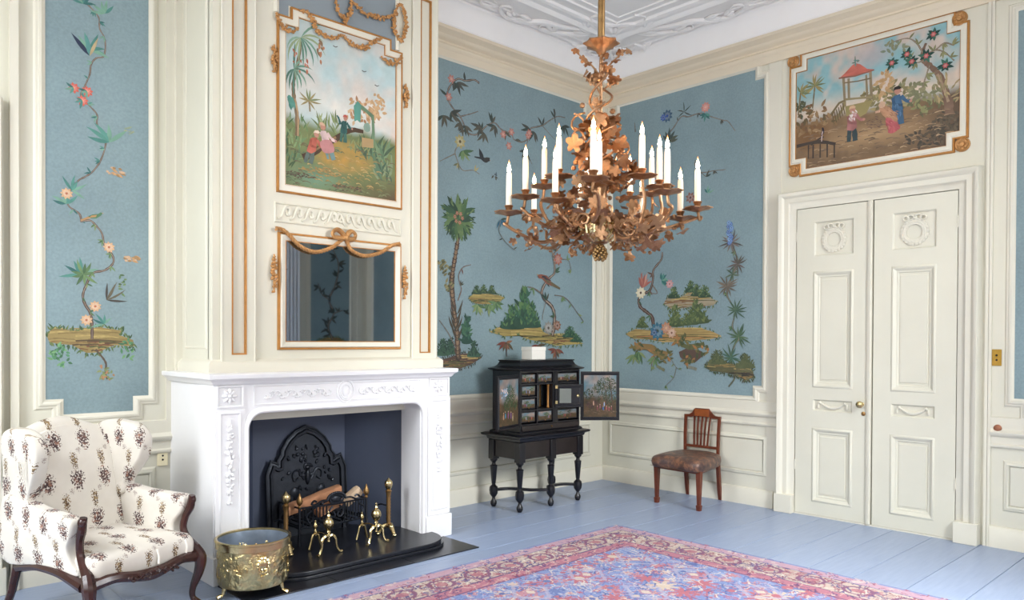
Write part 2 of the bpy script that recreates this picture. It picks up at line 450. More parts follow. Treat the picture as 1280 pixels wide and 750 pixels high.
# ---- baseboards, chair rails, dado panels
BASE = [(0, 0), (0, .028), (.135, .028), (.145, .022), (.155, .018), (.162, .006), (.162, 0)]
RAIL = [(.755, 0), (.755, .01), (.765, .022), (.778, .024), (.79, .012), (.84, .012), (.85, .03), (.866, .04), (.876, .04), (.884, .028), (.9, .016), (.985, .016), (.99, .0)]
def base(name, u0, u1, mp, zs=1): return structure(name, G().run(BASE, u0, u1, mp), CREAM_TRIM)
structure('baseboard_north', G().run(BASE, -5.66, -4.64, mapN).run(BASE, -2.83, -.0, mapN), CREAM_TRIM)
structure('baseboard_east', G().run(BASE, .02, 2.06, mapE).run(BASE, 3.82, 5.95, mapE), CREAM_TRIM)
structure('baseboard_south', G().run(BASE, 0, 1.55, mapS).run(BASE, 2.95, 5.45, mapS).run(BASE, 6.85, 7.55, mapS), CREAM_TRIM)
structure('baseboard_west', G().run(BASE, -5.95, -5.05, mapW).run(BASE, -3.65, -2.35, mapW).run(BASE, -.95, 0, mapW), CREAM_TRIM)
structure('trim_3', G().run(RAIL, -5.6, -4.64, mapN).run(RAIL, -2.83, -.0, mapN), CREAM_TRIM, 'cream chair rail below the blue panels of the fireplace wall')
structure('trim_4', G().run(RAIL, .045, 2.112, mapE).run(RAIL, 3.82, 5.95, mapE), CREAM_TRIM, 'cream chair rail beside the double door')
structure('trim_5', G().run(RAIL, .05, 1.4, mapS).run(RAIL, 3.1, 5.3, mapS), CREAM_TRIM)
def dado(parent, u0, u1, mp, v0=.282, v1=.668):
    build('dado_panel', G().box((u0 + .05, v0 + .05, -.01), (u1 - .05, v1 - .05, .008), mp).frame(rect(u0 + .046, v0 + .046, u1 - .046, v1 - .046), DADO, mp), CREAM, parent)
dado(wn, -2.75, -.2, mapN); dado(wn, -5.5, -4.80, mapN); dado(we, .095, 1.997, mapE); dado(we, 3.90, 5.8, mapE)
dado(wsouth, .12, 1.3, mapS)

# ---- upright strips and pilasters on the two visible walls
g = G()
for a, b, w in ((-.13, -.045, .012), (-.045, -.0, .022)): g.box((a, 1.0, 0), (b, 4.14, w), mapN)
for a, b, w in ((.0, .05, .022), (.05, .085, .012)): g.box((a, 1.0, 0), (b, 4.14, w), mapE)
structure('trim_6', g, CREAM_TRIM, 'cream corner strip between the two blue panels', smooth=0)
g = G(); g.box((1.985, .16, 0), (2.11, 4.14, .009), mapE); g.box((3.775, 0, 0), (3.797, 4.3, .02), mapE); g.box((3.80, 0, 0), (3.82, 4.3, .02), mapE)
structure('trim_7', g, CREAM_TRIM, smooth=0)
g = G(); g.box((-5.66, 0, 0), (-5.615, 4.14, .045), mapN); g.box((-4.735, .9, 0), (-4.68, 4.14, .015), mapN); g.box((-4.68, .9, 0), (-4.635, 4.14, .05), mapN)
structure('trim_8', g, CREAM_TRIM, smooth=0)

# ---- double door in the east wall
AR = [(0, .0), (0, .03), (.012, .034), (.03, .036), (.05, .045), (.06, .058), (.1, .06), (.11, .07), (.125, .085), (.145, .09), (.155, .075), (.16, 0)]
d1 = structure('door_1', G().frame([(2.27, .16), (2.27, 2.745), (3.59, 2.745), (3.59, .16)], [(-d, w) for d, w in AR], mapE, closed=False), CREAM_TRIM, 'tall cream double door with carved wreaths')
for a, b in ((2.105, 2.272), (3.588, 3.755)): build('plinth_block', G().box((a, 0, 0), (b, .165, .095), mapE), CREAM_TRIM, d1, bevel=.004)
build('threshold', G().box((2.27, 0, 0), (3.59, .012, .035), mapE), CREAM_TRIM, d1)
build('door_gap_shade', G().box((2.262, .012, 0), (3.598, 2.752, .0012), mapE), DARK, d1, smooth=0, label='thin dark sheet standing in for shade in the gap round the door leaves')  # dark sheet over the cream wall; its colour stands in for gap shade
def wreath(leaf, cu, cv, r, w):
    g = G()
    for k in range(22):
        a = 2 * pi * k / 22
        for dr in (-.012, .012):
            g.sph(mapE(cu + (r + dr) * cos(a + dr * 3), cv + (r + dr) * sin(a + dr * 3), w), (.008, .016, .016), 6, 4)
    g.tube([mapE(cu + r * cos(2 * pi * k / 24), cv + r * sin(2 * pi * k / 24), w) for k in range(25)], .009, 6)
    for sx in (-1, 1):
        for ph in range(2):
            c0 = (cu + sx * (.03 + ph * .035), cv + r + .035 - ph * .008)
            g.tube([mapE(c0[0] + .022 * cos(t * .7), c0[1] + .02 * sin(t * .7), w + .004) for t in range(10)], .007, 6)
    g.sph(mapE(cu, cv + r + .028, w + .006), .012)
    build('carved_wreath', g, CREAM_TRIM, leaf)
def swag(leaf, u0, u1, v0, v1, w):
    g = G(); n = 14; L = u1 - u0
    pts = [(u0 + .05 + (L - .1) * i / n, v1 - .02 - (v1 - v0 - .045) * sin(pi * i / n)) for i in range(n + 1)]
    g.tube([mapE(a, b, w) for a, b in pts], [.006 + .008 * sin(pi * i / n) for i in range(n + 1)], 7)
    for sx, u in ((1, u0 + .05), (-1, u1 - .05)):
        g.sph(mapE(u, v1 - .02, w + .003), .013)
        g.tube([mapE(u - sx * .012, v1 - .025, w), mapE(u - sx * .017, v1 - .05, w), mapE(u - sx * .015, v0 + .022, w)], [.008, .011, .008], 7)
    build('carved_swag', g, CREAM_TRIM, leaf)
LEAVES = ((2.276, 2.945, 2.437, 2.782), (2.952, 3.586, 3.10, 3.432))
for k, (a, b, pa, pb) in enumerate(LEAVES):
    zs = [(2.31, 2.612), (1.15, 2.17), (.94, 1.042), (.135, .785)]
    a, b = a + .002, b - .002
    g = G(); g.box((a, .014, .002), (b, 2.738, .012), mapE)
    g.box((a, .014, .012), (pa, 2.738, .03), mapE); g.box((pb, .014, .012), (b, 2.738, .03), mapE)
    top = 2.738
    for z0, z1 in zs + [(.014, .014)]:
        g.box((pa, z1, .012), (pb, top, .0295), mapE); top = z0
    leaf = build('door_leaf', g, CREAM, d1, smooth=0)
    for z0, z1 in (zs[1], zs[3]):
        m = G().frame(rect(pa + .045, z0 + .045, pb - .045, z1 - .045), [(-.008, .012), (0, .02), (.012, .022), (.02, .03), (.034, .038), (.044, .036), (.05, .03)], mapE)
        m.frame(rect(pa + .075, z0 + .085, pb - .075, z1 - .085), [(.0, .019), (.012, .019), (.014, .012)], mapE); m.box((pa + .075, z0 + .085, .012), (pb - .075, z1 - .085, .019), mapE)
        build('panel_molding', m, CREAM, leaf)
    for z0, z1 in (zs[0], zs[2]):
        build('panel_molding', G().frame(rect(pa + .012, z0 + .012, pb - .012, z1 - .012), [(0, .012), (0, .016), (.006, .024), (.012, .03)], mapE), CREAM, leaf)
    wreath(leaf, (pa + pb) / 2, 2.445, .085, .02); swag(leaf, pa + .012, pb - .012, .945, 1.035, .02)
    if k == 0:
        build('astragal', G().run([(2.905, .03), (2.905, .042), (2.915, .048), (2.935, .048), (2.938, .042), (2.943, .042), (2.943, .03)], .014, 2.742, lambda u, v, w: mapE(v, u, w)), CREAM_TRIM, leaf)
        RX = Matrix.Rotation(radians(-90), 3, 'Y')
        build('door_knob', G().lathe([(.02, 0), (.02, .006), (.009, .01), (.009, .03), (.022, .036), (.03, .05), (.027, .063), (.012, .07)], mapE(2.865, 1.022, .03), 16, M=RX), BRASS, leaf, label='brass knob')
        build('keyhole_plate', G().lathe([(.018, 0), (.018, .004), (.012, .006)], mapE(2.879, .943, .03), 14, M=RX), DARKBRASS, leaf)
    for z in (.4, 2.45):
        build('hinge', G().tube([mapE(a if k == 0 else b, z, .032), mapE(a if k == 0 else b, z + .09, .032)], .006, 8), CREAM_TRIM, leaf)

# ---- the edge of a second door at the left end of the fireplace wall
d2 = structure('door_2', G().frame([(-7.1, .16), (-7.1, 2.84), (-5.86, 2.84), (-5.86, .16)], [(-d, w) for d, w in AR], mapN, closed=False), CREAM_TRIM, 'cream door frame at the left edge')
for a, b in ((-7.26, -7.095), (-5.865, -5.69)): build('plinth_block', G().box((a, 0, 0), (b, .165, .095), mapN), CREAM_TRIM, d2, bevel=.004)
l2 = build('door_leaf', G().box((-7.09, .014, 0), (-5.87, 2.835, .02), mapN), CREAM, d2, smooth=0)
for z0, z1 in ((.2, .8), (1.0, 2.6)):
    for a, b in ((-6.98, -6.55), (-6.42, -5.98)): build('panel_molding', G().frame(rect(a, z0, b, z1), [(d, w + .02) for d, w in DADO], mapN), CREAM, l2)

# ---- sockets and small fittings on the panelling
RXE = Matrix.Rotation(radians(-90), 3, 'Y')
t = thing('light_switch', 'brass light switch plate beside the double door', 'switch', mapE(3.852, 1.438, 0))
build('plate', G().box((3.82, 1.376, 0), (3.884, 1.5, .007), mapE), SWITCHBRASS, t, bevel=.002)
for dz in (-.018, .018): build('toggle', G().sph(mapE(3.852, 1.438 + dz, .009), (.008, .008, .008)), DARK, t)
t = thing('wall_disc', 'small copper coloured disc on the rail right of the double door', 'wall fitting', mapE(3.867, .905, .016))
build('disc', G().lathe([(.028, 0), (.028, .006), (.02, .012), (.004, .014)], mapE(3.867, .905, .016), 16, M=RXE), COPPERKNOB, t)
t = thing('wall_socket', 'ivory socket plate on the dado left of the fireplace', 'socket', mapN(-4.755, .725, 0))
build('plate', G().box((-4.79, .668, 0), (-4.722, .782, .012), mapN), PLATE, t, bevel=.003)
for dz in (-.014, .014): build('socket_hole', G().sph(mapN(-4.756, .725 + dz, .012), (.007, .004, .007)), DARK, t)

# ================================================================== CHIMNEY BREAST
g = G(); g.box((-4.635, -.50, 1.0), (-2.785, 0, ZC)); g.box((-4.635, -.56, 1.0), (-2.785, -.49, ZC))
wc = structure('wall_chimney', g, CREAM, 'cream panelled chimney breast above the marble mantelpiece', smooth=0)
g = G()   # raised stiles on the front around the sunken strips
for (a, b, c, d) in ((-4.575, -4.512, -4.413, -4.352), (-3.045, -2.974, -2.87, -2.815)):
    g.box((a, 1.40, 0), (b, ZC, .018), mapC); g.box((c, 1.40, 0), (d, ZC, .018), mapC)
    g.box((b, 1.40, 0), (c, 1.448, .018), mapC); g.box((b, 4.275, 0), (c, ZC, .018), mapC)
build('pilaster_stile', g, CREAM, wc, smooth=0)
g = G()
for u in (-4.578, -4.352, -3.045, -2.815): g.tube([mapC(u, 1.40, .012), mapC(u, ZC, .012)], .009, 6)
build('bead', g, CREAM_TRIM, wc)
for (b, c) in ((-4.512, -4.413), (-2.974, -2.87)):
    build('gilt_bead', G().frame(rect(b + .004, 1.452, c - .004, 4.271), [(-.004, 0), (-.004, .02), (.006, .021), (.006, 0)], mapC), GILT, wc, label='thin gilded line round the sunken strip')
build('base_molding', G().frame([(-4.635, 0), (-4.635, -.56), (-2.785, -.56), (-2.785, 0)], [(0, 1.32), (.035, 1.32), (.035, 1.385), (.028, 1.395), (.02, 1.40), (.008, 1.412), (0, 1.415)], lambda u, v, w: (u, v, w), closed=False), CREAM_TRIM, wc)
build('cheek_molding', G().frame(rect(.12, 1.50, .45, 4.4), [(0, 0), (0, .004), (.006, .008), (.014, .004), (.016, 0)], mapCS), CREAM_TRIM, wc)
# Vitruvian scroll relief
g = G(); g.frame(rect(-4.195, 2.372, -3.165, 2.486), [(0, 0), (0, .004), (.006, .01), (.014, .004), (.014, 0)], mapC)
n = 11; L = 1.0 / n
for k in range(n):
    sx = 1 if k < n // 2 else -1
    u = -4.18 + L * (k + .5)
    pts = [(u - sx * L * .55, 2.388), (u - sx * L * .25, 2.40), (u - sx * L * .05, 2.44), (u + sx * L * .15, 2.472), (u + sx * L * .42, 2.462), (u + sx * L * .45, 2.43), (u + sx * L * .25, 2.418), (u + sx * L * .18, 2.438)]
    q = cat([mapC(a, b, .003) for a, b in pts], 4); g.tube(q, [.006 + .010 * sin(pi * i / len(q)) for i in range(len(q))], 6)
for k in range(6): g.sph(mapC(-3.68 + .018 * cos(k * pi / 3), 2.43 + .018 * sin(k * pi / 3), .003), .013)
build('wave_relief', g, CREAM, wc)

def garland(pts, r=.02, core=.006, m=GOLD, n=None, step=.016, seed=1):
    """carved husk and flower garland along 3D points"""
    R = random.Random(seed); g = G(); c = cat(pts, 8); g.tube(c, core, 6)
    d = 0
    for i in range(1, len(c)):
        d += (c[i] - c[i - 1]).length
        if d >= step:
            d = 0; f = i / len(c); rr = r * (.6 + .5 * sin(pi * f))
            for k in range(3):
                o = Vector((R.uniform(-1, 1), R.uniform(-.5, .1), R.uniform(-1, 1))) * rr * .6
                M = Matrix.Rotation(R.uniform(0, 6), 3, Vector((R.uniform(-1, 1), R.uniform(-1, 1), R.uniform(-1, 1))).normalized())
                g.sph(c[i] + o, (rr * .55, rr * .38, rr * .3), 6, 4, M)
    return g
# ---- overmantel mirror
t = thing('overmantel_mirror', 'old mirror in a cream and gilt frame under a carved gilt bow', 'mirror', mapC(-3.668, 1.473, 0))
build('mirror_glass', G().box((-4.125, 1.535, .002), (-3.212, 2.238, .006), mapC), MIRROR, t, smooth=0)
MI = rect(-4.128, 1.532, -3.208, 2.24)
build('frame', G().frame(MI, [(0, .002), (.0, .012), (.03, .03), (.034, .03), (.04, .012), (.04, 0)], mapC), CREAM_TRIM, t, label='cream painted frame')
build('gilt_bead', G().frame(MI, [(.04, 0), (.04, .016), (.052, .018), (.056, .0)], mapC), GILT, t)
build('gilt_sight_edge', G().frame(MI, [(-.007, .004), (-.005, .012), (.003, .012), (.003, .004)], mapC), GILT, t)
def rope(pts, r):
    c = cat(pts, 10); g = G()
    for ph in (0, 2 * pi / 3, 4 * pi / 3):
        q = []; d = 0
        for i, p in enumerate(c):
            if i: d += (c[i] - c[i - 1]).length
            tt = (c[min(i + 1, len(c) - 1)] - c[max(i - 1, 0)]).normalized(); a = tt.orthogonal().normalized(); b = tt.cross(a)
            q.append(p + (a * cos(d * 90 + ph) + b * sin(d * 90 + ph)) * r * .6)
        g.tube(q, r * .62, 6)
    return g
RL = [(-4.213, 2.309), (-4.168, 2.307), (-4.114, 2.275), (-4.041, 2.211), (-3.957, 2.178), (-3.872, 2.180), (-3.769, 2.222), (-3.710, 2.270), (-3.667, 2.300)]
RR = [(-3.667, 2.300), (-3.650, 2.264), (-3.619, 2.214), (-3.545, 2.184), (-3.464, 2.183), (-3.354, 2.217), (-3.256, 2.277), (-3.180, 2.299)]
g = rope([mapC(u, v, .035) for u, v in RL], .013); h = rope([mapC(u, v, .035) for u, v in RR], .013); g.add(h.v, h.f)
for P in ([(-3.678, 2.299), (-3.710, 2.333), (-3.748, 2.348), (-3.782, 2.323), (-3.769, 2.294), (-3.727, 2.291), (-3.684, 2.295)], [(-3.672, 2.296), (-3.650, 2.332), (-3.620, 2.348), (-3.591, 2.326), (-3.602, 2.295), (-3.635, 2.288), (-3.667, 2.295)]):
    h = G().tube(cat([mapC(u, v, .05) for u, v in P], 6), .013, 6, flat=1.6); g.add(h.v, h.f)
g.sph(mapC(-3.672, 2.297, .055), (.025, .02, .022))
build('carved_bow_and_rope', g, GOLD, t, label='carved gilt rope swags tied in a bow')
for u, v0, v1 in ((-4.217, 1.88, 2.135), (-3.122, 1.88, 2.135)):
    build('husk_drop', garland([mapC(u, v1 - (v1 - v0) * i / 5, .02) for i in range(6)], .03, step=.02, seed=5), GOLD, t)

# ================================================================== MARBLE MANTELPIECE
mt = thing('mantelpiece', 'carved white marble fireplace surround with a shelf', 'fireplace', (-3.78, -.4, 0))
XL, XR, OL, OR, OT = -4.714, -2.826, -4.485, -3.093, 1.068
arc = lambda cx, cy, r, a0, a1, n=8: [(cx + r * cos(radians(a0 + (a1 - a0) * i / n)), cy + r * sin(radians(a0 + (a1 - a0) * i / n))) for i in range(n + 1)]
ra = .10
U = [(XL, 0), (OL, 0)] + arc(OL + ra, OT - ra, ra, 180, 90) + arc(OR - ra, OT - ra, ra, 90, 0) + [(OR, 0), (XR, 0), (XR, 1.27), (XL, 1.27)]
g = G().prism(U, -.22, 0, mapM)
build('front', g, MARBLE, mt, smooth=30)
g = G(); g.box((XL + .012, -.55, 0), (XL + .13, -.0, 1.27)); g.box((XR - .13, -.55, 0), (XR - .012, 0, 1.27)); g.box((XL + .13, -.55, 1.10), (XR - .13, -.0, 1.27))
build('cheek', g, MARBLE, mt, smooth=0)
g = G()
INN = [(OL, 0)] + arc(OL + ra, OT - ra, ra, 180, 90) + arc(OR - ra, OT - ra, ra, 90, 0) + [(OR, 0)]
g.frame(INN, [(0.002, 0), (-.002, .014), (-.012, .02), (-.024, .016), (-.034, .006), (-.04, 0)], mapM, closed=False)
build('opening_molding', g, MARBLE, mt)
g = G().frame([(XL - .005, 0), (XL - .005, -.785), (XR + .005, -.785), (XR + .005, 0)], [(-.03, 1.26), (0, 1.26), (.012, 1.272), (.018, 1.285), (.03, 1.292), (.04, 1.30), (.042, 1.322), (.036, 1.328), (-.05, 1.328)], lambda u, v, w: (u, v, w), closed=False)
g.box((XL, -.78, 1.29), (XR, -.0, 1.3275)); build('shelf', g, MARBLE, mt)
for a, b in ((XL - .012, -4.50), (-3.06, XR + .014)):
    build('plinth', G().box((a, -.795, 0), (b, -.56, .178)), MARBLE, mt, bevel=.006)
    build('pilaster', G().box((a + .02, .185, 0), (b - .012, 1.10, .01), mapM).frame(rect(a + .045, .22, b - .04, 1.085), [(0, .01), (-.006, .018), (-.014, .014), (-.018, .006)], mapM), MARBLE, mt)
    u = (a + b) / 2
    build('husk_drop', garland([mapM(u, 1.04 - .52 * i / 6, .014) for i in range(7)], .032, .008, step=.022, seed=int(-u * 7)), MARBLE, mt)
    g = G(); g.frame(rect(a + .03, 1.115, b - .02, 1.255), [(0, 0), (0, .012), (-.008, .012), (-.014, .004)], mapM)
    for k in range(8):
        al = k * pi / 4; M = Matrix.Rotation(-al, 3, 'Y')
        g.sph(mapM(u + .03 * cos(al), 1.188 + .03 * sin(al), .006), (.022, .014, .012), 8, 5, M)
    g.sph(mapM(u, 1.188, .012), .014); build('rosette', g, MARBLE, mt)
g = G(); g.frame(rect(-4.45, 1.12, -3.11, 1.25), [(0, 0), (0, .006), (-.006, .006), (-.01, 0)], mapM)
for sx in (-1, 1):
    for k in range(9):
        u = -3.77 + sx * (.13 + .055 * k); q = []
        for i in range(9):
            a = i * .62; rr = .026 * (1 - i * .07); q.append(mapM(u + sx * rr * cos(a), 1.185 + rr * sin(a) * (1 if k % 2 else -1), .006))
        g.tube(q, .006, 5)
        g.sph(mapM(u + sx * .026, 1.185 + (.022 if k % 2 else -.022), .004), (.02, .01, .009), 6, 4)
for r_, w_ in ((.078, .008), (.062, .006), (.05, .01)):
    g.tube([mapM(-3.77 + r_ * .85 * cos(2 * pi * i / 28), 1.185 + r_ * sin(2 * pi * i / 28), .006) for i in range(29)], w_, 6)
g.sph(mapM(-3.77, 1.185, .004), (.035, .01, .045), 10, 6); build('frieze_carving', g, MARBLE, mt)

# ---- firebox
g = G(); YB = -.11
def quadwall(a, b, z1=1.16): g.add([(a[0], a[1], 0), (b[0], b[1], 0), (b[0], b[1], z1), (a[0], a[1], z1)], [(0, 1, 2, 3)])
pl = [(OL - .03, -.60), (OL + .06, -.44), (-4.15, YB), (-3.375, YB), (-3.075, -.50), (-3.07, -.60)]
for i in range(len(pl) - 1):
    (x0, y0), (x1, y1) = pl[i], pl[i + 1]
    nn = Vector((-(y1 - y0), x1 - x0)).normalized() * .02
    g.prism([(x0, y0), (x1, y1), (x1 + nn.x, y1 + nn.y), (x0 + nn.x, y0 + nn.y)], 0, 1.12)
g.box((OL - .04, -.56, 1.085), (-3.05, -.08, 1.12))
structure('wall_firebox', g, BLACKWALL, 'blackened walls of the fireplace opening', smooth=0)
build('jamb', G().box((-3.105, -.76, .0), (-3.072, -.515, 1.09)), MARBLE, mt, smooth=0)
build('jamb', G().box((OL - .012, -.60, 0), (OL + .004, -.56, 1.09)), MARBLE, mt, smooth=0)

# ---- hearth
hs = thing('hearth_slab', 'black slate slab set in the floor before the fireplace', 'hearth', (-3.8, -1.0, 0))
for k in range(3):
    a = -4.70 + k * .6
    build('slate_tile', G().box((a + .001, -1.226, .0), (a + .599, -.80, .008)), SLATE, hs, bevel=.002)
hb = thing('raised_hearth', 'raised black hearth with rounded front corners', 'hearth', (-3.8, -.8, .0))
def hearth_poly(gx, gf, r):
    x0, x1, yf = OL + .01 - gx, -3.10 + gx, -1.075 - gf
    return [(x0, -.13), (x0, yf + r)] + arc(x0 + r, yf + r, r, 180, 270) + arc(x1 - r, yf + r, r, 270, 360) + [(x1, -.13)]
HP = [(-4.46, -.12), (-4.46, -.80)] + arc(-4.20, -.83, .255, 180, 270, 10) + arc(-3.25, -.83, .255, 270, 360, 10) + [(-2.995, -.80), (-3.09, -.80), (-3.09, -.50), (-3.36, -.12)]
build('lower_slab', G().prism(HP, .008, .03), SLATE, hb, bevel=.004)
def shrink(P, d):
    c = Vector((-3.75, -.5)); return [(x + (d if x < c.x else -d) * (1 if y < -.6 else 0), y + (d if y < -.75 else 0)) for x, y in P]
build('upper_slab', G().prism(shrink(HP, .012), .03, .06), SLATE, hb, bevel=.006)
HZ = .06
# ---- fireback
fb = thing('fireback', 'arched cast iron fireback with relief leaning at the back', 'fireback', (-3.73, -.17, HZ))
O = [(-4.035, .06), (-4.035, .565), (-4.02, .60), (-3.985, .585), (-3.94, .60), (-3.935, .66), (-3.905, .70), (-3.90, .74), (-3.86, .80), (-3.80, .85), (-3.735, .875), (-3.67, .85), (-3.61, .80), (-3.57, .74), (-3.565, .70), (-3.535, .66), (-3.53, .60), (-3.485, .585), (-3.45, .60), (-3.435, .565), (-3.435, .06)]
mapF = lambda u, v, w: (-3.735 + (u + 3.735) * .93, -.195 + .07 * (v - .06) - w, .06 + (v - .06) * .935)
build('plate', G().prism(O, -.02, 0, mapF), IRON, fb, smooth=0)
g = G().frame(O[::-1] if False else O, [(-.004, 0), (-.01, .018), (-.03, .02), (-.036, .006), (-.05, .004), (-.056, .012), (-.066, .012), (-.07, 0)], mapF, closed=False)
for u, v in ((-3.735, .885), (-4.02, .605), (-3.45, .605), (-3.92, .68), (-3.55, .68)):
    for k in range(5): g.sph(mapF(u + .022 * cos(k * pi / 4), v + .018 * sin(k * pi / 4), .006), .013)
build('rim', g, IRON, fb)
g = G(); R = random.Random(3)
for k in range(90):
    u, v = R.uniform(-3.97, -3.5), R.uniform(.2, .78)
    if v > .56 and abs(u + 3.735) > .2 - (v - .56) * .5: continue
    M = Matrix.Rotation(R.uniform(0, 3), 3, 'Y'); g.sph(mapF(u, v, .002), (R.uniform(.012, .03), .012, R.uniform(.008, .016)), 6, 4, M)
for sx in (-1, 1):
    q = cat([mapF(-3.735 + sx * a, b, .004) for a, b in ((.03, .50), (.08, .58), (.13, .56), (.12, .5), (.08, .52))], 5); g.tube(q, .009, 6)
    g.sph(mapF(-3.735 + sx * .12, .4, .004), (.04, .015, .05), 8, 5)
g.sph(mapF(-3.735, .52, .006), (.02, .018, .06), 8, 6); g.sph(mapF(-3.735, .60, .006), .022)
build('relief', g, IRON, fb)['kind'] = 'stuff'

# ---- iron fire basket
gr = thing('fire_grate', 'black wrought iron fire basket with scrolled front', 'grate', (-3.70, -.40, HZ))
yf, yb, x0, x1 = -.50, -.20, -3.98, -3.42
g = G()
for z in (.19, .335): g.tube([(x0, yf, z), ((x0 + x1) / 2, yf - .035, z), (x1, yf, z)], .008, 6)
g.tube([(x0, yf, .19), (x0, yb, .19)], .008, 6); g.tube([(x1, yf, .19), (x1, yb, .19)], .008, 6); g.tube([(x0, yb, .19), (x1, yb, .19)], .008, 6)
g.tube([(x0, yf, .335), (x0, yb, .335)], .007, 6); g.tube([(x1, yf, .335), (x1, yb, .335)], .007, 6)
build('rail', g, IRON, gr)
for k in range(23):
    u = k / 22; x = x0 + (x1 - x0) * u; y = yf - .035 * (1 - abs(2 * u - 1))
    if .38 < u < .62: continue
    build('bar', G().tube([(x, y, .19), (x, y, .335)], .0055, 5), IRON, gr)
g = G()
for k in range(9): g.tube([(x0 + (x1 - x0) * (k + .5) / 9, yf, .19), (x0 + (x1 - x0) * (k + .5) / 9, yb, .19)], .006, 5)
build('fire_bars', g, IRON, gr)
for x in (x0, x1):
    for y in (yf, yb): build('leg', G().tube([(x, y, HZ), (x, y, .34)], [.012, .009], 6), IRON, gr)
g = G()
xc = (x0 + x1) / 2
g.sph((xc, yf - .03, .372), (.045, .012, .028), 10, 6)
g.tube([(xc + .055 * cos(a), yf - .035, .372 + .032 * sin(a)) for a in [2 * pi * i / 20 for i in range(21)]], .01, 6)
for k in range(16):
    a = pi * k / 15; g.sph((xc + .075 * cos(a), yf - .035, .372 + .046 * sin(a)), .011, 6, 4)
for sx in (-1, 1):
    for P in (((.07, .37), (.12, .37), (.17, .35), (.2, .36), (.18, .38), (.16, .37)), ((.03, .32), (.06, .28), (.04, .24), (.01, .25), (.02, .28)), ((.2, .31), (.24, .28), (.22, .23), (.19, .25))):
        g.tube(cat([(xc + sx * a, yf - .03, b) for a, b in P], 5), .008, 5)
build('scroll_crest', g, IRON, gr)
for x in (x0, x1):
    build('finial', G().lathe([(.008, 0), (.014, .01), (.008, .02), (.02, .035), (.024, .055), (.014, .08), (.005, .105), (.001, .11)], (x, yf, .335), 10), DARKBRASS, gr, label='small brass flame finial')
def log(name, label, a, b, r, m, sd):
    R = random.Random(sd); a, b = Vector(a), Vector(b); L = (b - a).length
    M = (b - a).to_track_quat('X', 'Z').to_matrix(); rings = []
    ang = [0, .9, 1.7, 2.5, 3.2, 4.2, 5.2]
    rad = [1, .92, .8, .95, .7, 1, .75]
    for i in range(7):
        t_ = i / 6; s = r * (1 + R.uniform(-.07, .07)) * (.93 if i in (0, 6) else 1)
        rings.append([tuple(a + (b - a) * t_ + M @ Vector((0, rad[k] * s * cos(ang[k]), rad[k] * s * sin(ang[k])))) for k in range(7)])
    o = build(name, G().loft(rings), m, smooth=30); return tag(o, label, 'log', 'logs on the grate')
log('log', 'long reddish split log lying across the iron fire basket', (-4.03, -.40, .315), (-3.56, -.34, .40), .046, WOODLOG, 2)
log('log', 'short pale split log at the right end of the fire basket', (-3.555, -.40, .30), (-3.43, -.42, .395), .046, PALEWOOD, 5)
log('log', 'small stub of firewood half hidden behind the basket crest', (-3.82, -.46, .27), (-3.60, -.42, .33), .04, WOODLOG, 9)

# ---- tall brass andirons
def andiron(x, y, label):
    t = thing('andiron', label, 'andiron', (x, y, HZ), 0, 'tall brass andirons')
    prof = [(.022, .06), (.03, .075), (.016, .09)]
    for k in range(9): z = .10 + k * .024; prof += [(.015, z), (.0185, z + .012)]
    prof += [(.02, .325), (.026, .335), (.016, .345)]
    build('column', G().lathe(prof, (0, 0, 0), 12), DARKBRASS, t, local=True)
    build('flame_finial', G().lathe([(.014, .345), (.024, .36), (.032, .385), (.03, .405), (.022, .415), (.012, .425), (.006, .432), (.001, .437)], seg=12), BRASS, t, local=True)
    for k in range(3):
        a = radians(-90 + 120 * k); c, s = cos(a), sin(a)
        g = G().tube(cat([(0, 0, .075), (.03 * c, .03 * s, .07), (.06 * c, .06 * s, .035), (.075 * c, .075 * s, .012)], 5), [.016, .02, .014, .012], 8)
        g.sph((.08 * c, .08 * s, .012), (.016, .016, .012)); g.sph((.04 * c, .04 * s, .07), (.018, .018, .014))
        build('claw_foot', g, BRASS, t, local=True)
    build('billet_bar', G().tube([(0, 0, .22), (0, .10, .22), (0, .16, .20)], .006, 6), IRON, t, local=True)
    return t
andiron(-4.137, -.60, 'tall brass andiron at the left of the grate, behind the brass bucket')
andiron(-3.311, -.64, 'tall brass andiron at the right of the grate')
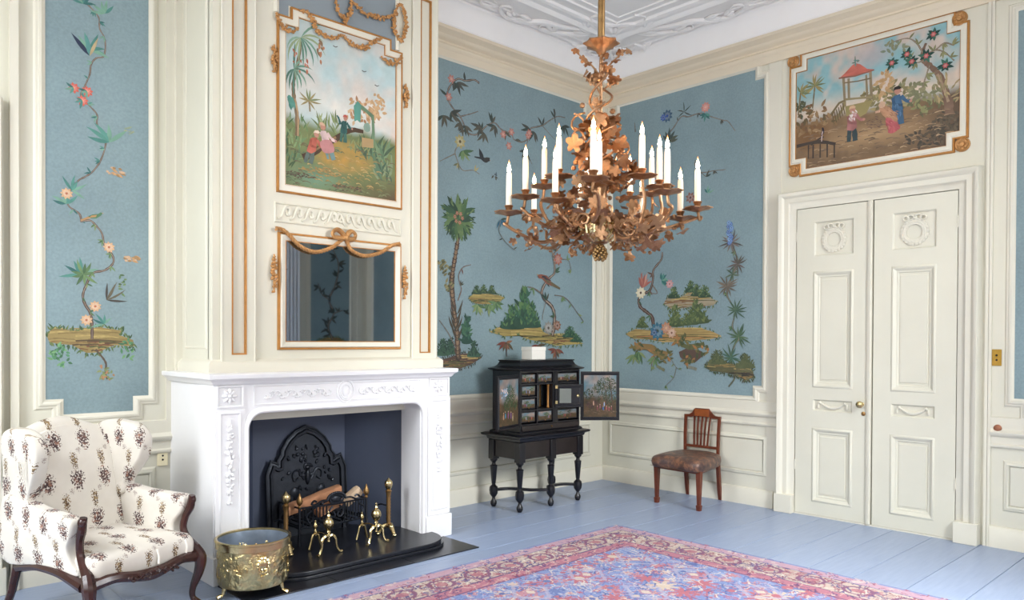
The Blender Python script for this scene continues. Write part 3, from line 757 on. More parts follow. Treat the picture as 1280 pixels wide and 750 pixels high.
# ---- small brass fire-dogs
def firedog(x, y, label, rz):
    t = thing('firedog', label, 'firedog', (x, y, HZ), rz, 'small brass firedogs')
    build('ball_finial', G().lathe([(.01, .15), (.016, .155), (.01, .165), (.022, .18), (.034, .2), (.037, .217), (.033, .235), (.02, .252), (.01, .258), (.014, .266), (.011, .276), (.006, .283), (.008, .292), (.002, .302)], seg=16), BRASS, t, local=True)
    build('column', G().lathe([(.006, .085), (.012, .09), (.008, .105), (.014, .125), (.01, .145), (.008, .152)], seg=12), BRASS, t, local=True)
    for sx in (-1, 1):
        g = G().tube(cat([(0, 0, .125), (sx * .03, -.004, .13), (sx * .055, -.006, .10), (sx * .06, -.008, .055), (sx * .078, -.012, .016), (sx * .10, -.02, .008)], 5), [.013, .013, .011, .009, .008, .012], 8, flat=.8)
        build('foot', g, BRASS, t, local=True)
    build('billet_bar', G().tube([(0, 0, .13), (0, .08, .135), (0, .165, .12)], [.007, .006, .007], 8), BRASS, t, local=True)
    build('rear_finial', G().lathe([(.007, .10), (.012, .13), (.007, .145), (.014, .16), (.016, .172), (.01, .186), (.006, .194), (.008, .2), (.001, .21)], (0, .165, 0), 12), BRASS, t, local=True)
    for sx in (-1, 1):
        g = G().tube(cat([(0, .165, .11), (sx * .02, .165, .105), (sx * .035, .165, .06), (sx * .05, .165, .01)], 5), [.009, .009, .007, .009], 7)
        build('foot', g, BRASS, t, local=True)
firedog(-3.925, -.81, 'small brass firedog with ball finial, nearer the brass bucket', .06)
firedog(-3.528, -.80, 'small brass firedog with ball finial, right of its twin', .1)

# ================================================================== BRASS LOG BUCKET
t = thing('log_bucket', 'embossed brass log bucket on curved feet in front of the mantelpiece', 'bucket', (-4.575, -1.035, .008))
def bucket_mat():
    q = NT('embossed_brass'); q.col(q.ramp(q.noise(7, 4), [(.3, lin('#a98b5a')), (.55, lin('#cfc08f')), (.75, lin('#b98a63'))]))
    q.b.inputs['Metallic'].default_value = 1; q.b.inputs['Roughness'].default_value = .3
    v = q.n('ShaderNodeTexVoronoi'); v.inputs['Scale'].default_value = 14; q.l(q.coord(), v.inputs['Vector'])
    q.bump(q.math('ADD', q.math('MULTIPLY', v.outputs['Distance'], .8), q.noise(30, 3)), .7, .02)
    return q.m
BUCK = bucket_mat()
build('body', G().lathe([(.17, .055), (.198, .06), (.206, .075), (.208, .28), (.214, .286)], seg=48, cap='bottom'), BUCK, t, local=True)
build('rim', G().lathe([(.212, .28), (.219, .284), (.219, .318), (.225, .322), (.225, .332), (.218, .336), (.208, .334), (.206, .31), (.206, .28)], seg=48, cap='none'), BRASS, t, local=True)
g = G()
vs = []; S = 48
pr = [(.209, .333), (.203, .30), (.199, .09), (.18, .075), (.001, .072)]
for r_, z in pr:
    for k in range(S): vs.append((r_ * cos(2 * pi * k / S), r_ * sin(2 * pi * k / S), z))
g.add(vs, [(i * S + k, i * S + (k + 1) % S, (i + 1) * S + (k + 1) % S, (i + 1) * S + k) for i in range(4) for k in range(S)])
build('zinc_liner', g, ZINC, t, local=True, recalc=False)
R = random.Random(4)
g = G()
for k in range(150):
    a = R.uniform(0, 2 * pi); z = R.uniform(.10, .25); M = Matrix.Rotation(a, 3, 'Z') @ Matrix.Rotation(R.uniform(0, 3), 3, 'X')
    g.sph((.206 * cos(a), .206 * sin(a), z), (.007, R.uniform(.012, .03), R.uniform(.006, .014)), 6, 4, M)
build('embossed_relief', g, BUCK, t, local=True)['kind'] = 'stuff'
for a in (-100, 80):
    a = radians(a); c, s = cos(a), sin(a); M = Matrix.Rotation(a, 3, 'Z')
    g = G().sph((.212 * c, .212 * s, .215), (.018, .032, .034), 10, 8, M)
    for k in range(10): g.sph((.212 * c - s * .03 * cos(k * .63), .212 * s + c * .03 * cos(k * .63), .215 + .033 * sin(k * .63)), .012, 6, 4)
    g.tube([(.222 * c - s * .026 * cos(k * .52), .222 * s + c * .026 * cos(k * .52), .19 + .028 * sin(k * .52)) for k in range(13)], .005, 6)
    build('lion_mask_handle', g, BRASS, t, local=True)
for a in (-55, 65, 185):
    a = radians(a); c, s = cos(a), sin(a)
    g = G().tube(cat([(.15 * c, .15 * s, .085), (.175 * c, .175 * s, .075), (.19 * c, .19 * s, .045), (.20 * c, .20 * s, .02), (.235 * c, .235 * s, .008)], 5), [.016, .02, .013, .01, .014], 8)
    build('foot', g, BRASS, t, local=True)

# ================================================================== PAINTED CANVASES
class Paint(G):
    def __init__(s, mp, w0=.0035, step=4e-6):
        super().__init__(); s.c = []; s.mp = mp; s.w = w0; s.st = step; s.R = random.Random(11)
    def tone(s, col):
        c = lin(col) if isinstance(col, str) else col
        g_ = .3 * c[0] + .55 * c[1] + .15 * c[2]; c = mixc((g_, g_, g_), c, s.sat)
        return mixc(c, s.bg, s.veil)
    sat, veil, bg, clip = .85, .05, lin('#8ba0aa'), None
    def out(s, P):
        return s.clip is not None and any(not (s.clip[0] < p[0] < s.clip[2] and s.clip[1] < p[1] < s.clip[3]) for p in P)
    def spoly(s, P, col, jit=.05): s.poly([(q.x, q.y) for q in cat([(a, b, 0) for a, b in P], 4, True)], col, jit)
    def poly(s, P, col, jit=.05):
        if s.out(P): return
        s.w += s.st; c = s.tone(col)
        n = len(P); cx = sum(p[0] for p in P) / n; cy = sum(p[1] for p in P) / n
        o = len(s.v); s.v += [s.mp(p[0], p[1], s.w) for p in P] + [s.mp(cx, cy, s.w)]
        for k in range(n + 1):
            j = 1 + s.R.uniform(-jit, jit) * 2; s.c.append(tuple(x * j for x in c))
        s.f += [(o + i, o + (i + 1) % n, o + n) for i in range(n)]
    def stroke(s, P, w0, col, w1=None, smooth=5):
        if s.out(P): return
        w1 = w0 if w1 is None else w1; s.w += s.st; c = s.tone(col)
        Q = [p.to_2d() for p in cat([(a, b, 0) for a, b in P], smooth)] if smooth and len(P) > 1 else [Vector(p) for p in P]
        o = len(s.v); n = len(Q)
        for i, q in enumerate(Q):
            t = Q[min(i + 1, n - 1)] - Q[max(i - 1, 0)]; t = t.normalized() if t.length > 1e-9 else Vector((1, 0))
            h = (w0 + (w1 - w0) * i / max(1, n - 1)) * .5 * s.R.uniform(.75, 1.2)
            s.v += [s.mp(q.x - t.y * h, q.y + t.x * h, s.w), s.mp(q.x + t.y * h, q.y - t.x * h, s.w)]
            j = s.R.uniform(.85, 1.15); s.c += [tuple(x * j for x in c)] * 2
        s.f += [(o + 2 * i, o + 2 * i + 1, o + 2 * i + 3, o + 2 * i + 2) for i in range(n - 1)]
    def leaf(s, x, y, a, L, W, col, bend=.0):
        N = 5; S = []; q = (x, y)
        for i in range(N + 1):
            b = a + bend * (i / N); S.append((q[0], q[1], b)); q = (q[0] + cos(b) * L / N, q[1] + sin(b) * L / N)
        if s.out(S): return
        s.w += s.st; c = s.tone(col); o = len(s.v)
        for i, (u, v, b) in enumerate(S):
            h = max(.0004, W * sin(pi * (i / N) ** .8) * .5); j = 1 + s.R.uniform(-.1, .1)
            s.v += [s.mp(u - sin(b) * h, v + cos(b) * h, s.w), s.mp(u + sin(b) * h, v - cos(b) * h, s.w)]
            s.c += [tuple(k * j for k in c), tuple(k * j * .94 for k in c)]
        s.f += [(o + 2 * i, o + 2 * i + 1, o + 2 * i + 3, o + 2 * i + 2) for i in range(N)]
    def spray(s, x, y, a, n, L, W, cols, spread=2.2):
        for k in range(n):
            b = a + spread * (k / max(1, n - 1) - .5) + s.R.uniform(-.15, .15)
            s.leaf(x, y, b, L * s.R.uniform(.75, 1.15), W, s.R.choice(cols), s.R.uniform(-.5, .5))
    def flower(s, x, y, r, col, ctr, n=7):
        for ring, q in ((1., 1.), (.65, 1.2)):
            for k in range(n):
                a = 2 * pi * k / n + ring; c = mixc(lin(col), (1, 1, 1), .12 * (q - 1) * 5)
                s.leaf(x, y, a, r * ring, r * .6 * ring, c)
        s.poly([(x + r * .22 * cos(k), y + r * .22 * sin(k)) for k in range(6)], ctr)
    def blob(s, x, y, rx, ry, col, n=16, jag=.2, a=0):
        P = []
        for k in range(n):
            t = 2 * pi * k / n; q = 1 + s.R.uniform(-jag, jag)
            u, v = rx * q * cos(t), ry * q * sin(t); P.append((x + u * cos(a) - v * sin(a), y + u * sin(a) + v * cos(a)))
        s.poly(P, col)
    def dabs(s, x, y, rx, ry, cols, n, size, ang=None, asp=.45):
        for _ in range(n):
            t = s.R.uniform(0, 2 * pi); q = s.R.random() ** .5
            s.leaf(x + rx * q * cos(t), y + ry * q * sin(t), (s.R.uniform(0, 6.3) if ang is None else ang + s.R.uniform(-.4, .4)), size * s.R.uniform(.6, 1.3), size * asp, s.R.choice(cols))
    def vine(s, P, w, col, every=.11, L=.05, cols=('#4b7d6d', '#5f8f78', '#6b5a48', '#7b8a5c'), w1=None):
        s.stroke(P, w, col, w1 if w1 else w * .6)
        s.stroke(P, w * .35, '#a08c78', w * .2)
        Q = cat([(a, b, 0) for a, b in P], 5); d = 0
        for i in range(1, len(Q)):
            d += (Q[i] - Q[i - 1]).length
            if d > every * s.R.uniform(.7, 1.2):
                d = 0; t = atan2(Q[i].y - Q[i - 1].y, Q[i].x - Q[i - 1].x); sd = s.R.choice((-1, 1))
                s.spray(Q[i].x, Q[i].y, t + sd * s.R.uniform(.8, 1.5), s.R.choice((1, 2, 3)), L, L * .28, cols, 1.0)
    def island(s, P, top='#a08a42', under='#4c4423', fringe=('#4f6b3a', '#3f5a38', '#6a7a3c'), brown='#7a4a28'):
        s.poly(P, top, .12)
        n = len(P); vs = [p[1] for p in P]; lo, hi = min(vs), max(vs); us = [p[0] for p in P]; u0, u1 = min(us), max(us); H = hi - lo; W = u1 - u0
        def span(v):
            X = []
            for i in range(n):
                (x0, y0), (x1, y1) = P[i], P[(i + 1) % n]
                if (y0 - v) * (y1 - v) < 0: X.append(x0 + (x1 - x0) * (v - y0) / (y1 - y0))
            X.sort(); return X
        for k in range(34):
            v = lo + H * s.R.uniform(.05, .95); X = span(v)
            if len(X) < 2: continue
            a, b = X[0], X[-1]; c = s.R.uniform(a, b); L = (b - a) * s.R.uniform(.1, .3); f = (v - lo) / H
            col = s.R.choice((top, '#b59a4e', '#8a7236') if f > .5 else (under, brown, '#5d5a2a', '#8a6a30'))
            s.stroke([(max(a, c - L), v), (c, v + H * .03), (min(b, c + L), v - H * .02)], H * .07, col, H * .03)
        for i in range(n):
            (x0, y0), (x1, y1) = P[i], P[(i + 1) % n]; L = hypot(x1 - x0, y1 - y0); m = max(1, int(L / (W * .035)))
            for k in range(m):
                t = (k + s.R.random()) / m; x, y = x0 + (x1 - x0) * t, y0 + (y1 - y0) * t
                up_ = y > (lo + hi) / 2
                for _ in range(2): s.leaf(x, y, (pi / 2 if up_ else -pi / 2) + s.R.uniform(-.9, .9), H * s.R.uniform(.1, .25), H * .06, s.R.choice(fringe))
    def bush(s, x, y, r, h, cols=('#3f5a38', '#55703f', '#6a7a3c', '#33482f')):
        s.spoly([(x - r, y - h * .03), (x - r * .6, y + h * .4), (x - r * .25, y + h * .62), (x, y + h * .95), (x + r * .3, y + h * .6), (x + r * .65, y + h * .35), (x + r, y - h * .03)], cols[-1], .1)
        for k in range(60):
            t = s.R.random(); s.leaf(x + s.R.uniform(-r, r) * (1 - t * .8), y + h * t, s.R.uniform(.3, 2.8), h * .28, h * .1, s.R.choice(cols))
    def bird(s, x, y, sc, col, col2, a=0):
        c, q = cos(a), sin(a)
        tr = lambda u, v: (x + sc * (u * c - v * q), y + sc * (u * q + v * c))
        s.poly([tr(*p) for p in ((-.5, .05), (-.1, .2), (.3, .22), (.5, .35), (.62, .3), (.6, .18), (.45, .05), (.1, -.15), (-.3, -.1))], col)
        s.poly([tr(*p) for p in ((-.45, .05), (-1.1, -.2), (-1.05, -.3), (-.3, -.1))], col2)
        s.poly([tr(*p) for p in ((-.2, .12), (.2, .15), (.1, -.02), (-.4, -.05))], col2)
        s.poly([tr(*p) for p in ((.62, .3), (.74, .25), (.61, .24))], '#c09040')

TEAL = ('#3f7f74', '#4d8f80', '#2f6a66', '#6f9f86')
OLIV = ('#5a7a48', '#6b8a52', '#48683e', '#7f8f55')
DRK = ('#3c3f38', '#4a4a40', '#55503f', '#39453c')
def panel(name, label, poly, mp, cx):
    t = thing(name, label, 'wall panel', cx)
    build('canvas', G().prism(poly, .001, .003, mp), CANVAS, t, smooth=0)
    build('frame', G().frame(poly, MOULD, mp), CREAM_TRIM, t, label='cream moulding with stepped corners')
    return t
PL = notched(-5.475, 1.052, -4.838, 4.1, .1, .1)
PN = notched(-2.68, 1.03, -.185, 4.125, .16, .11)
PE = notched(.125, 1.024, 1.942, 4.125, .09, .1)
PR = notched(3.958, 1.024, 5.75, 4.125, .1, .1)

# ---- narrow panel left of the fireplace: climbing branch on an island
tl = panel('painted_panel', 'narrow blue painted panel with a climbing flowering branch, left of the fireplace', PL, mapN, mapN(-5.15, 1.05, 0))
p = Paint(mapN)
p.island([(-5.460, 1.569), (-5.427, 1.615), (-5.300, 1.594), (-5.160, 1.625), (-5.004, 1.601), (-5.032, 1.573), (-4.948, 1.541), (-4.938, 1.497), (-5.069, 1.507), (-5.160, 1.458), (-5.231, 1.455), (-5.317, 1.507), (-5.394, 1.513), (-5.443, 1.526)], '#98803f', '#5a4426')
for q in [(-5.410, 1.469), (-5.377, 1.422), (-4.976, 1.477)]: p.dabs(q[0], q[1], .05, .06, ('#4f8a5a', '#6fa468', '#3f7048'), 16, .035)
p.stroke([(-5.178, 1.478), (-5.133, 1.419), (-5.115, 1.379), (-5.120, 1.320), (-5.106, 1.280)], .012, '#5d4a38')
p.dabs(-5.112, 1.318, .04, .07, ('#b07a4a', '#8f9a5a', '#7a8a50'), 22, .03)
V1 = [(-5.267, 3.740), (-5.212, 3.706), (-5.159, 3.652), (-5.153, 3.581), (-5.123, 3.525), (-5.119, 3.454), (-5.132, 3.401), (-5.173, 3.381), (-5.203, 3.335), (-5.212, 3.265), (-5.238, 3.191), (-5.264, 3.114), (-5.212, 3.062), (-5.168, 3.013), (-5.168, 2.948), (-5.123, 2.884), (-5.119, 2.816), (-5.150, 2.713), (-5.195, 2.638), (-5.239, 2.598), (-5.279, 2.567), (-5.325, 2.493), (-5.347, 2.443), (-5.330, 2.393), (-5.274, 2.356), (-5.261, 2.306)]
V2 = [(-5.268, 2.305), (-5.212, 2.318), (-5.181, 2.295), (-5.141, 2.244), (-5.123, 2.163), (-5.076, 2.102), (-5.073, 2.049), (-5.123, 2.000), (-5.195, 1.976), (-5.230, 1.905), (-5.253, 1.827), (-5.239, 1.769), (-5.208, 1.712), (-5.199, 1.634), (-5.199, 1.546)]
p.vine(V1, .009, '#6a5548', .1, .04, TEAL, .012); p.vine(V2, .012, '#5d4638', .1, .04, OLIV, .018)
for q, L in (((-5.249, 3.711), .09), ((-5.121, 3.687), .10), ((-5.212, 3.427), .12), ((-5.097, 2.846), .14), ((-5.315, 2.499), .09), ((-5.351, 2.408), .1), ((-5.269, 1.964), .11), ((-5.127, 1.645), .08)):
    p.spray(q[0], q[1], p.R.uniform(.8, 2.4), 5, L, L * .2, TEAL, 2.6)
p.leaf(-5.212, 3.386, 2.3, .16, .03, '#252f4a'); p.leaf(-5.212, 3.386, 1.7, .13, .03, '#4a8a84'); p.leaf(-5.212, 3.386, 1.2, .14, .02, '#b7a070')
for q in ((-5.305, 3.157), (-5.226, 3.152), (-5.254, 3.086)): p.flower(q[0], q[1], .036, '#d9583e', '#f0a070', 8); p.spray(q[0], q[1], 3.6, 3, .05, .016, TEAL, 1.5)
for q in ((-5.346, 2.475), (-5.180, 1.760), (-5.232, 1.669), (-5.097, 2.154)): p.flower(q[0], q[1], .038, '#d8a878', '#b8643a', 9)
for q in ((-4.964, 2.091), (-5.073, 2.665)): p.dabs(q[0], q[1], .05, .025, ('#c8955a', '#a8804a', '#d0a880'), 14, .035, -.3)
p.dabs(-5.018, 2.940, .06, .03, ('#a5a87a', '#8fa080'), 8, .04, .4, .2); p.dabs(-5.029, 1.915, .05, .06, OLIV, 10, .03)
p.bird(-5.184, 2.345, .08, '#4d7a50', '#b8864a', .15)
p.spray(-5.250, 1.965, 1.5, 9, .09, .02, OLIV, 5.5); p.spray(-5.112, 1.804, .8, 5, .14, .014, ('#4a4038', '#6a6048'), 1.6)
build('painted_branch', p, PAINT, tl, smooth=0, recalc=False)

# ---- large panel behind the black cabinet
tn = panel('painted_panel', 'large blue painted panel with a palm tree and floating islands behind the black cabinet', PN, mapN, mapN(-1.3, 1.03, 0))
p = Paint(mapN)
p.vine([(-1.855, 3.996), (-1.919, 4.012), (-2.029, 3.979), (-2.122, 3.974), (-2.198, 3.904), (-2.237, 3.836), (-2.242, 3.765), (-2.182, 3.696), (-2.090, 3.632), (-2.027, 3.538), (-1.995, 3.496), (-1.884, 3.505), (-1.754, 3.615), (-1.655, 3.659), (-1.570, 3.614), (-1.432, 3.590), (-1.397, 3.546), (-1.290, 3.540), (-1.200, 3.582)], .02, '#453a36', .2, .1, DRK, .012)
p.vine([(-1.164, 3.705), (-0.997, 3.764), (-0.883, 3.839), (-0.767, 3.903), (-0.648, 3.914)], .016, '#3f3a38', .2, .09, DRK)
p.vine([(-1.164, 3.705), (-1.200, 3.582), (-1.235, 3.460), (-1.143, 3.346)], .012, '#453a36', .3, .08, DRK); p.vine([(-0.997, 3.764), (-0.882, 3.694), (-0.804, 3.655)], .01, '#4f4a44', .4, .06, DRK)
p.vine([(-2.090, 3.632), (-1.965, 3.682), (-1.869, 3.726)], .012, '#453a36', .4, .06, DRK)
p.vine([(-2.088, 3.383), (-2.149, 3.301), (-2.118, 3.212), (-2.056, 3.138), (-1.930, 3.158), (-1.850, 3.134)], .012, '#55503c', .25, .07, ('#8a8a5a', '#6b6b48', '#a89a60'))
p.vine([(-2.149, 3.277), (-2.240, 3.227), (-2.329, 3.177)], .01, '#55503c', .3, .05, ('#8a8a5a', '#6b6b48'))
p.stroke([(-0.826, 3.971), (-0.798, 3.830)], .012, '#35322f')
for q in [(-2.027, 3.561), (-2.074, 3.576), (-2.286, 3.604), (-2.197, 3.657), (-1.787, 3.535), (-1.655, 3.635), (-1.836, 3.587), (-1.183, 3.702), (-1.109, 3.677), (-1.235, 3.460), (-0.668, 3.829), (-2.122, 3.945)]: p.spray(q[0], q[1], p.R.uniform(-2.6, -.6), 4, .12, .03, DRK, 2.0)
for q in [(-2.227, 3.785), (-1.543, 3.569), (-1.432, 3.613), (-1.466, 3.470), (-1.200, 3.621), (-1.182, 3.650), (-2.198, 3.955)]: p.flower(q[0], q[1], .045, '#b8705f', '#d8a080', 6)
p.flower(-2.090, 3.399, .07, '#a89a5a', '#5a4a2a', 8); p.spray(-2.051, 3.324, -1.2, 6, .12, .03, OLIV, 2.2)
p.bird(-1.791, 3.278, .11, '#33302e', '#2c2a2c', -.3); p.leaf(-1.802, 3.261, 2.0, .13, .05, '#2c2a2c'); p.leaf(-1.802, 3.261, .5, .1, .05, '#39342f')
p.dabs(-1.646, 3.147, .03, .03, ('#4a5a64', '#55503f'), 6, .04)
# palm
p.island([(-2.344, 1.365), (-2.215, 1.389), (-2.049, 1.426), (-1.877, 1.424), (-1.807, 1.384), (-1.946, 1.320), (-2.082, 1.283), (-2.215, 1.299), (-2.328, 1.301)], '#5a4030', '#2e2a20', ('#2f3a2a', '#3a3f2c', '#4a4030'))
for q in [(-2.199, 1.427), (-2.280, 1.415), (-1.912, 1.398)]: p.bush(q[0], q[1], .08, .13, ('#2f4a3a', '#263a30', '#3a5a40'))
PT = [(-2.099, 2.550), (-2.138, 2.353), (-2.170, 2.197), (-2.186, 2.068), (-2.169, 1.915), (-2.145, 1.761), (-2.117, 1.607), (-2.109, 1.426), (-2.099, 1.374)]
p.stroke(PT, .045, '#5a4434', .075); p.stroke(PT, .02, '#8a6c4c', .03)
Q = cat([(a, b, 0) for a, b in PT], 4)
for i in range(2, len(Q)): p.stroke([(Q[i].x - .03, Q[i].y), (Q[i].x, Q[i].y - .015), (Q[i].x + .03, Q[i].y + .005)], .009, '#3a2c22', .006, 0)
for q in [(-2.118, 1.788), (-2.134, 1.710), (-2.124, 1.633), (-2.117, 1.555), (-2.151, 1.632)]:
    for sg in (-1, 1): p.leaf(q[0], q[1], pi / 2 - sg * .6, .16, .022, '#4a3f2c', sg * .4)
hd = (-2.105, 2.669)
for k in range(15):
    a = -.9 + k * 2 * pi / 15
    c = ('#3a5a3a', '#4a6a3c', '#5f7a44', '#2f4a34')[k % 4]; L = .2 if sin(a) < .6 else .25
    p.leaf(hd[0], hd[1], a, L, .075, c, -.7 * cos(a))
    e = (hd[0] + cos(a - .3 * cos(a)) * L * .6, hd[1] + sin(a - .3 * cos(a)) * L * .6)
    p.dabs(e[0], e[1], .05, .05, (c, '#6a8048', '#30482f'), 7, .05, a - .5 * cos(a), .3)
for k in range(6): p.flower(hd[0] + .045 * cos(k), hd[1] + .02 + .045 * sin(k), .024, '#a8683a', '#7a4426', 5)
p.vine([(-2.112, 1.917), (-2.069, 2.022), (-2.086, 2.073), (-2.103, 2.150), (-2.053, 2.230), (-1.951, 2.264)], .012, '#5a3a30', .2, .05, ('#7a4a3a', '#4a4a38'))
p.vine([(-2.133, 1.478), (-2.216, 1.606), (-2.282, 1.682), (-2.330, 1.731)], .012, '#3a342e', .5, .05, DRK)
for q in [(-2.268, 2.190), (-2.235, 2.040), (-2.317, 2.225)]: p.dabs(q[0], q[1], .06, .06, ('#7a7448', '#5a5a38', '#8f8450'), 14, .05, .8)
p.bush(-2.002, 1.530, .06, .22, ('#2f5a44', '#3f6a48', '#284a3a'))
# middle islet
p.island([(-1.984, 1.948), (-1.915, 1.990), (-1.739, 1.998), (-1.594, 1.991), (-1.512, 1.968), (-1.593, 1.924), (-1.703, 1.901), (-1.845, 1.896), (-1.932, 1.911)], '#a08c40', '#4a4a24')
for q in [(-1.881, 1.992), (-1.793, 2.004), (-1.685, 2.003)]: p.bush(q[0], q[1], .06, .07)
for q in [(-1.862, 1.887), (-1.721, 1.892), (-1.630, 1.922)]: p.spray(q[0], q[1], -1.57, 6, .11, .03, OLIV, 2.6)
# right hand island with tree and bird
p.island([(-1.719, 1.632), (-1.592, 1.680), (-1.405, 1.696), (-1.250, 1.677), (-1.010, 1.689), (-0.969, 1.641), (-0.801, 1.596), (-0.586, 1.621), (-0.452, 1.563), (-0.338, 1.518), (-0.541, 1.509), (-0.758, 1.497), (-0.968, 1.532), (-1.170, 1.559), (-1.327, 1.600), (-1.517, 1.591)], '#a08a3c', '#4a3f1f')
for q, r, h in (((-1.410, 1.674), .16, .2), ((-1.243, 1.701), .14, .34), ((-1.129, 1.694), .12, .2), ((-0.558, 1.592), .12, .1), ((-0.455, 1.541), .1, .08)): p.bush(q[0], q[1], r, h, ('#2f5a3f', '#3f6a3f', '#55783f', '#2a4a34'))
TR = [(-0.835, 1.604), (-0.811, 1.692), (-0.803, 1.823), (-0.846, 1.909), (-0.930, 1.963), (-0.992, 2.032), (-0.972, 2.105), (-0.890, 2.196), (-0.807, 2.259), (-0.807, 2.346), (-0.829, 2.431), (-0.851, 2.530)]
p.vine(TR, .05, '#4f3a30', .22, .09, ('#2f4a3a', '#3f5a40', '#4a4a38'), .018)
p.vine([(-0.992, 2.032), (-1.114, 2.083), (-1.194, 2.093)], .016, '#4a3a30', .12, .08, OLIV); p.vine([(-0.805, 2.026), (-0.676, 2.017), (-0.567, 1.963), (-0.454, 1.862), (-0.340, 1.760)], .012, '#4a4038', .14, .07, OLIV)
p.vine([(-0.850, 2.429), (-0.723, 2.410), (-0.592, 2.405), (-0.547, 2.305)], .012, '#4a4038', .14, .06, OLIV); p.vine([(-0.930, 1.963), (-0.970, 1.847), (-0.990, 1.761)], .01, '#4a4038', .3, .05, OLIV)
p.bird(-0.921, 2.187, .2, '#8a4a34', '#6a5a3a', 2.5); p.bird(-0.945, 2.203, .08, '#2c2a34', '#44343a', 2.6)
p.flower(-0.753, 2.408, .07, '#a85f48', '#c89070', 8); p.flower(-0.893, 1.681, .075, '#8f8a80', '#5a4a3a', 10); p.flower(-0.759, 1.709, .06, '#8a5a3a', '#5a3a24', 8)
for q in [(-1.498, 1.531), (-1.049, 1.503), (-0.779, 1.459)]: p.spray(q[0], q[1], -1.57, 7, .12, .03, ('#7a3a28', '#5a4a2c', '#8a5a38'), 3); p.stroke([q, (q[0] + .01, q[1] - .14)], .012, '#4a3028')
p.spray(-1.579, 2.727, -.9, 5, .1, .02, ('#2f6a84', '#2a5a74', '#39493f'), 2.5); p.vine([(-1.580, 2.724), (-1.598, 2.614), (-1.505, 2.514), (-1.372, 2.443)], .008, '#3f4a48', .2, .05, DRK)
build('painted_landscape', p, PAINT, tn, smooth=0, recalc=False)

# ---- panel on the door wall
te = panel('painted_panel', 'blue painted panel with floating islands above the side chair', PE, mapE, mapE(1.0, 1.03, 0))
p = Paint(mapE)
p.vine([(0.862, 3.622), (0.852, 3.697), (0.919, 3.745), (1.018, 3.845), (1.102, 3.827), (1.185, 3.834), (1.266, 3.828), (1.373, 3.771), (1.504, 3.709), (1.556, 3.688), (1.633, 3.582)], .016, '#4f4a46', .3, .05, DRK, .008)
p.spray(0.868, 3.628, 1.2, 6, .12, .035, ('#44504a', '#555a48'), 3); p.flower(0.846, 3.889, .07, '#3a5a74', '#2a4a9a', 9); p.flower(0.796, 3.882, .04, '#2f56a8', '#203a74', 7)
p.flower(1.303, 3.881, .055, '#cf8070', '#e8a890', 9); p.spray(1.304, 3.817, -1.8, 5, .08, .025, TEAL, 2.6); p.spray(1.051, 3.887, 1.5, 5, .1, .012, DRK, 4)
p.vine([(0.437, 3.801), (0.427, 3.904)], .014, '#3f3a38', .3, .1, DRK); p.vine([(1.189, 3.256), (1.298, 3.234), (1.404, 3.234), (1.534, 3.225)], .012, '#4f4642', .2, .05, DRK); p.vine([(1.188, 3.374), (1.195, 3.302), (1.312, 3.190)], .012, '#3f3a38', .2, .07, DRK)
p.flower(1.135, 3.005, .06, '#8a5a4a', '#5a3a34', 7); p.spray(1.329, 3.027, 1.2, 4, .07, .02, TEAL, 2)
p.vine([(0.798, 2.480), (0.783, 2.401), (0.686, 2.300), (0.680, 2.193), (0.638, 2.086), (0.538, 2.050), (0.495, 1.983), (0.522, 1.913), (0.607, 1.856), (0.673, 1.801), (0.691, 1.706)], .02, '#54392e', .25, .07, ('#4a6a44', '#6a4a38', '#39553c'), .045)
p.spray(0.790, 2.190, .3, 7, .1, .03, TEAL, 2.8); p.flower(0.891, 2.143, .05, '#c88a88', '#a85a58', 8)
p.flower(0.523, 2.067, .07, '#e0d0a8', '#5a4030', 9); p.spray(0.544, 2.118, 1.5, 8, .16, .03, ('#b86a54', '#a8584a', '#c88a70'), 1.4)
p.vine([(0.681, 2.138), (0.737, 2.055), (0.638, 2.059)], .012, '#54392e', .15, .06, OLIV)
p.island([(0.819, 1.945), (0.866, 2.010), (1.007, 1.991), (1.129, 2.052), (1.190, 2.036), (1.338, 1.992), (1.454, 1.950), (1.411, 1.906), (1.280, 1.900), (1.161, 1.903), (1.039, 1.886), (0.914, 1.884)], '#96886a', '#5a5030', ('#5a6a3c', '#6b7a4a', '#4a5a38'))
for q in [(0.945, 1.999), (1.145, 2.051), (1.220, 2.009), (1.309, 1.993)]: p.bush(q[0], q[1], .07, .1)
p.island([(0.318, 1.626), (0.456, 1.680), (0.658, 1.665), (0.884, 1.691), (1.072, 1.689), (1.252, 1.687), (1.399, 1.648), (1.508, 1.602), (1.399, 1.577), (1.194, 1.559), (0.980, 1.545), (0.822, 1.539), (0.626, 1.570), (0.423, 1.576)], '#b09048', '#6a5a28', ('#4f6b3a', '#5a6a30', '#6a7a3c'), '#b0702c')
for q, r, h in (((0.547, 1.699), .08, .1), ((0.963, 1.711), .1, .18), ((1.098, 1.718), .06, .1), ((1.230, 1.741), .13, .2), ((1.174, 1.725), .07, .12)): p.bush(q[0], q[1], r, h, ('#5a6a34', '#6f7a3c', '#48582f'))
p.poly([(0.457, 1.529), (0.676, 1.516), (0.758, 1.463), (0.887, 1.438), (0.855, 1.358), (0.726, 1.395), (0.593, 1.461), (0.441, 1.459)], '#8a6a30'); p.poly([(1.012, 1.440), (1.104, 1.480), (1.269, 1.456), (1.314, 1.419), (1.211, 1.340), (1.120, 1.324), (1.028, 1.388)], '#5a4030'); p.stroke([(1.011, 1.558), (1.073, 1.506), (1.164, 1.494), (1.313, 1.521)], .05, '#5a5a2c')
for q in [(0.492, 1.488), (0.726, 1.422), (0.839, 1.384), (1.135, 1.351), (1.284, 1.469), (1.042, 1.558)]: p.dabs(q[0], q[1], .08, .05, ('#5a5a2c', '#7a6a30', '#48502a', '#a8702c'), 16, .06)
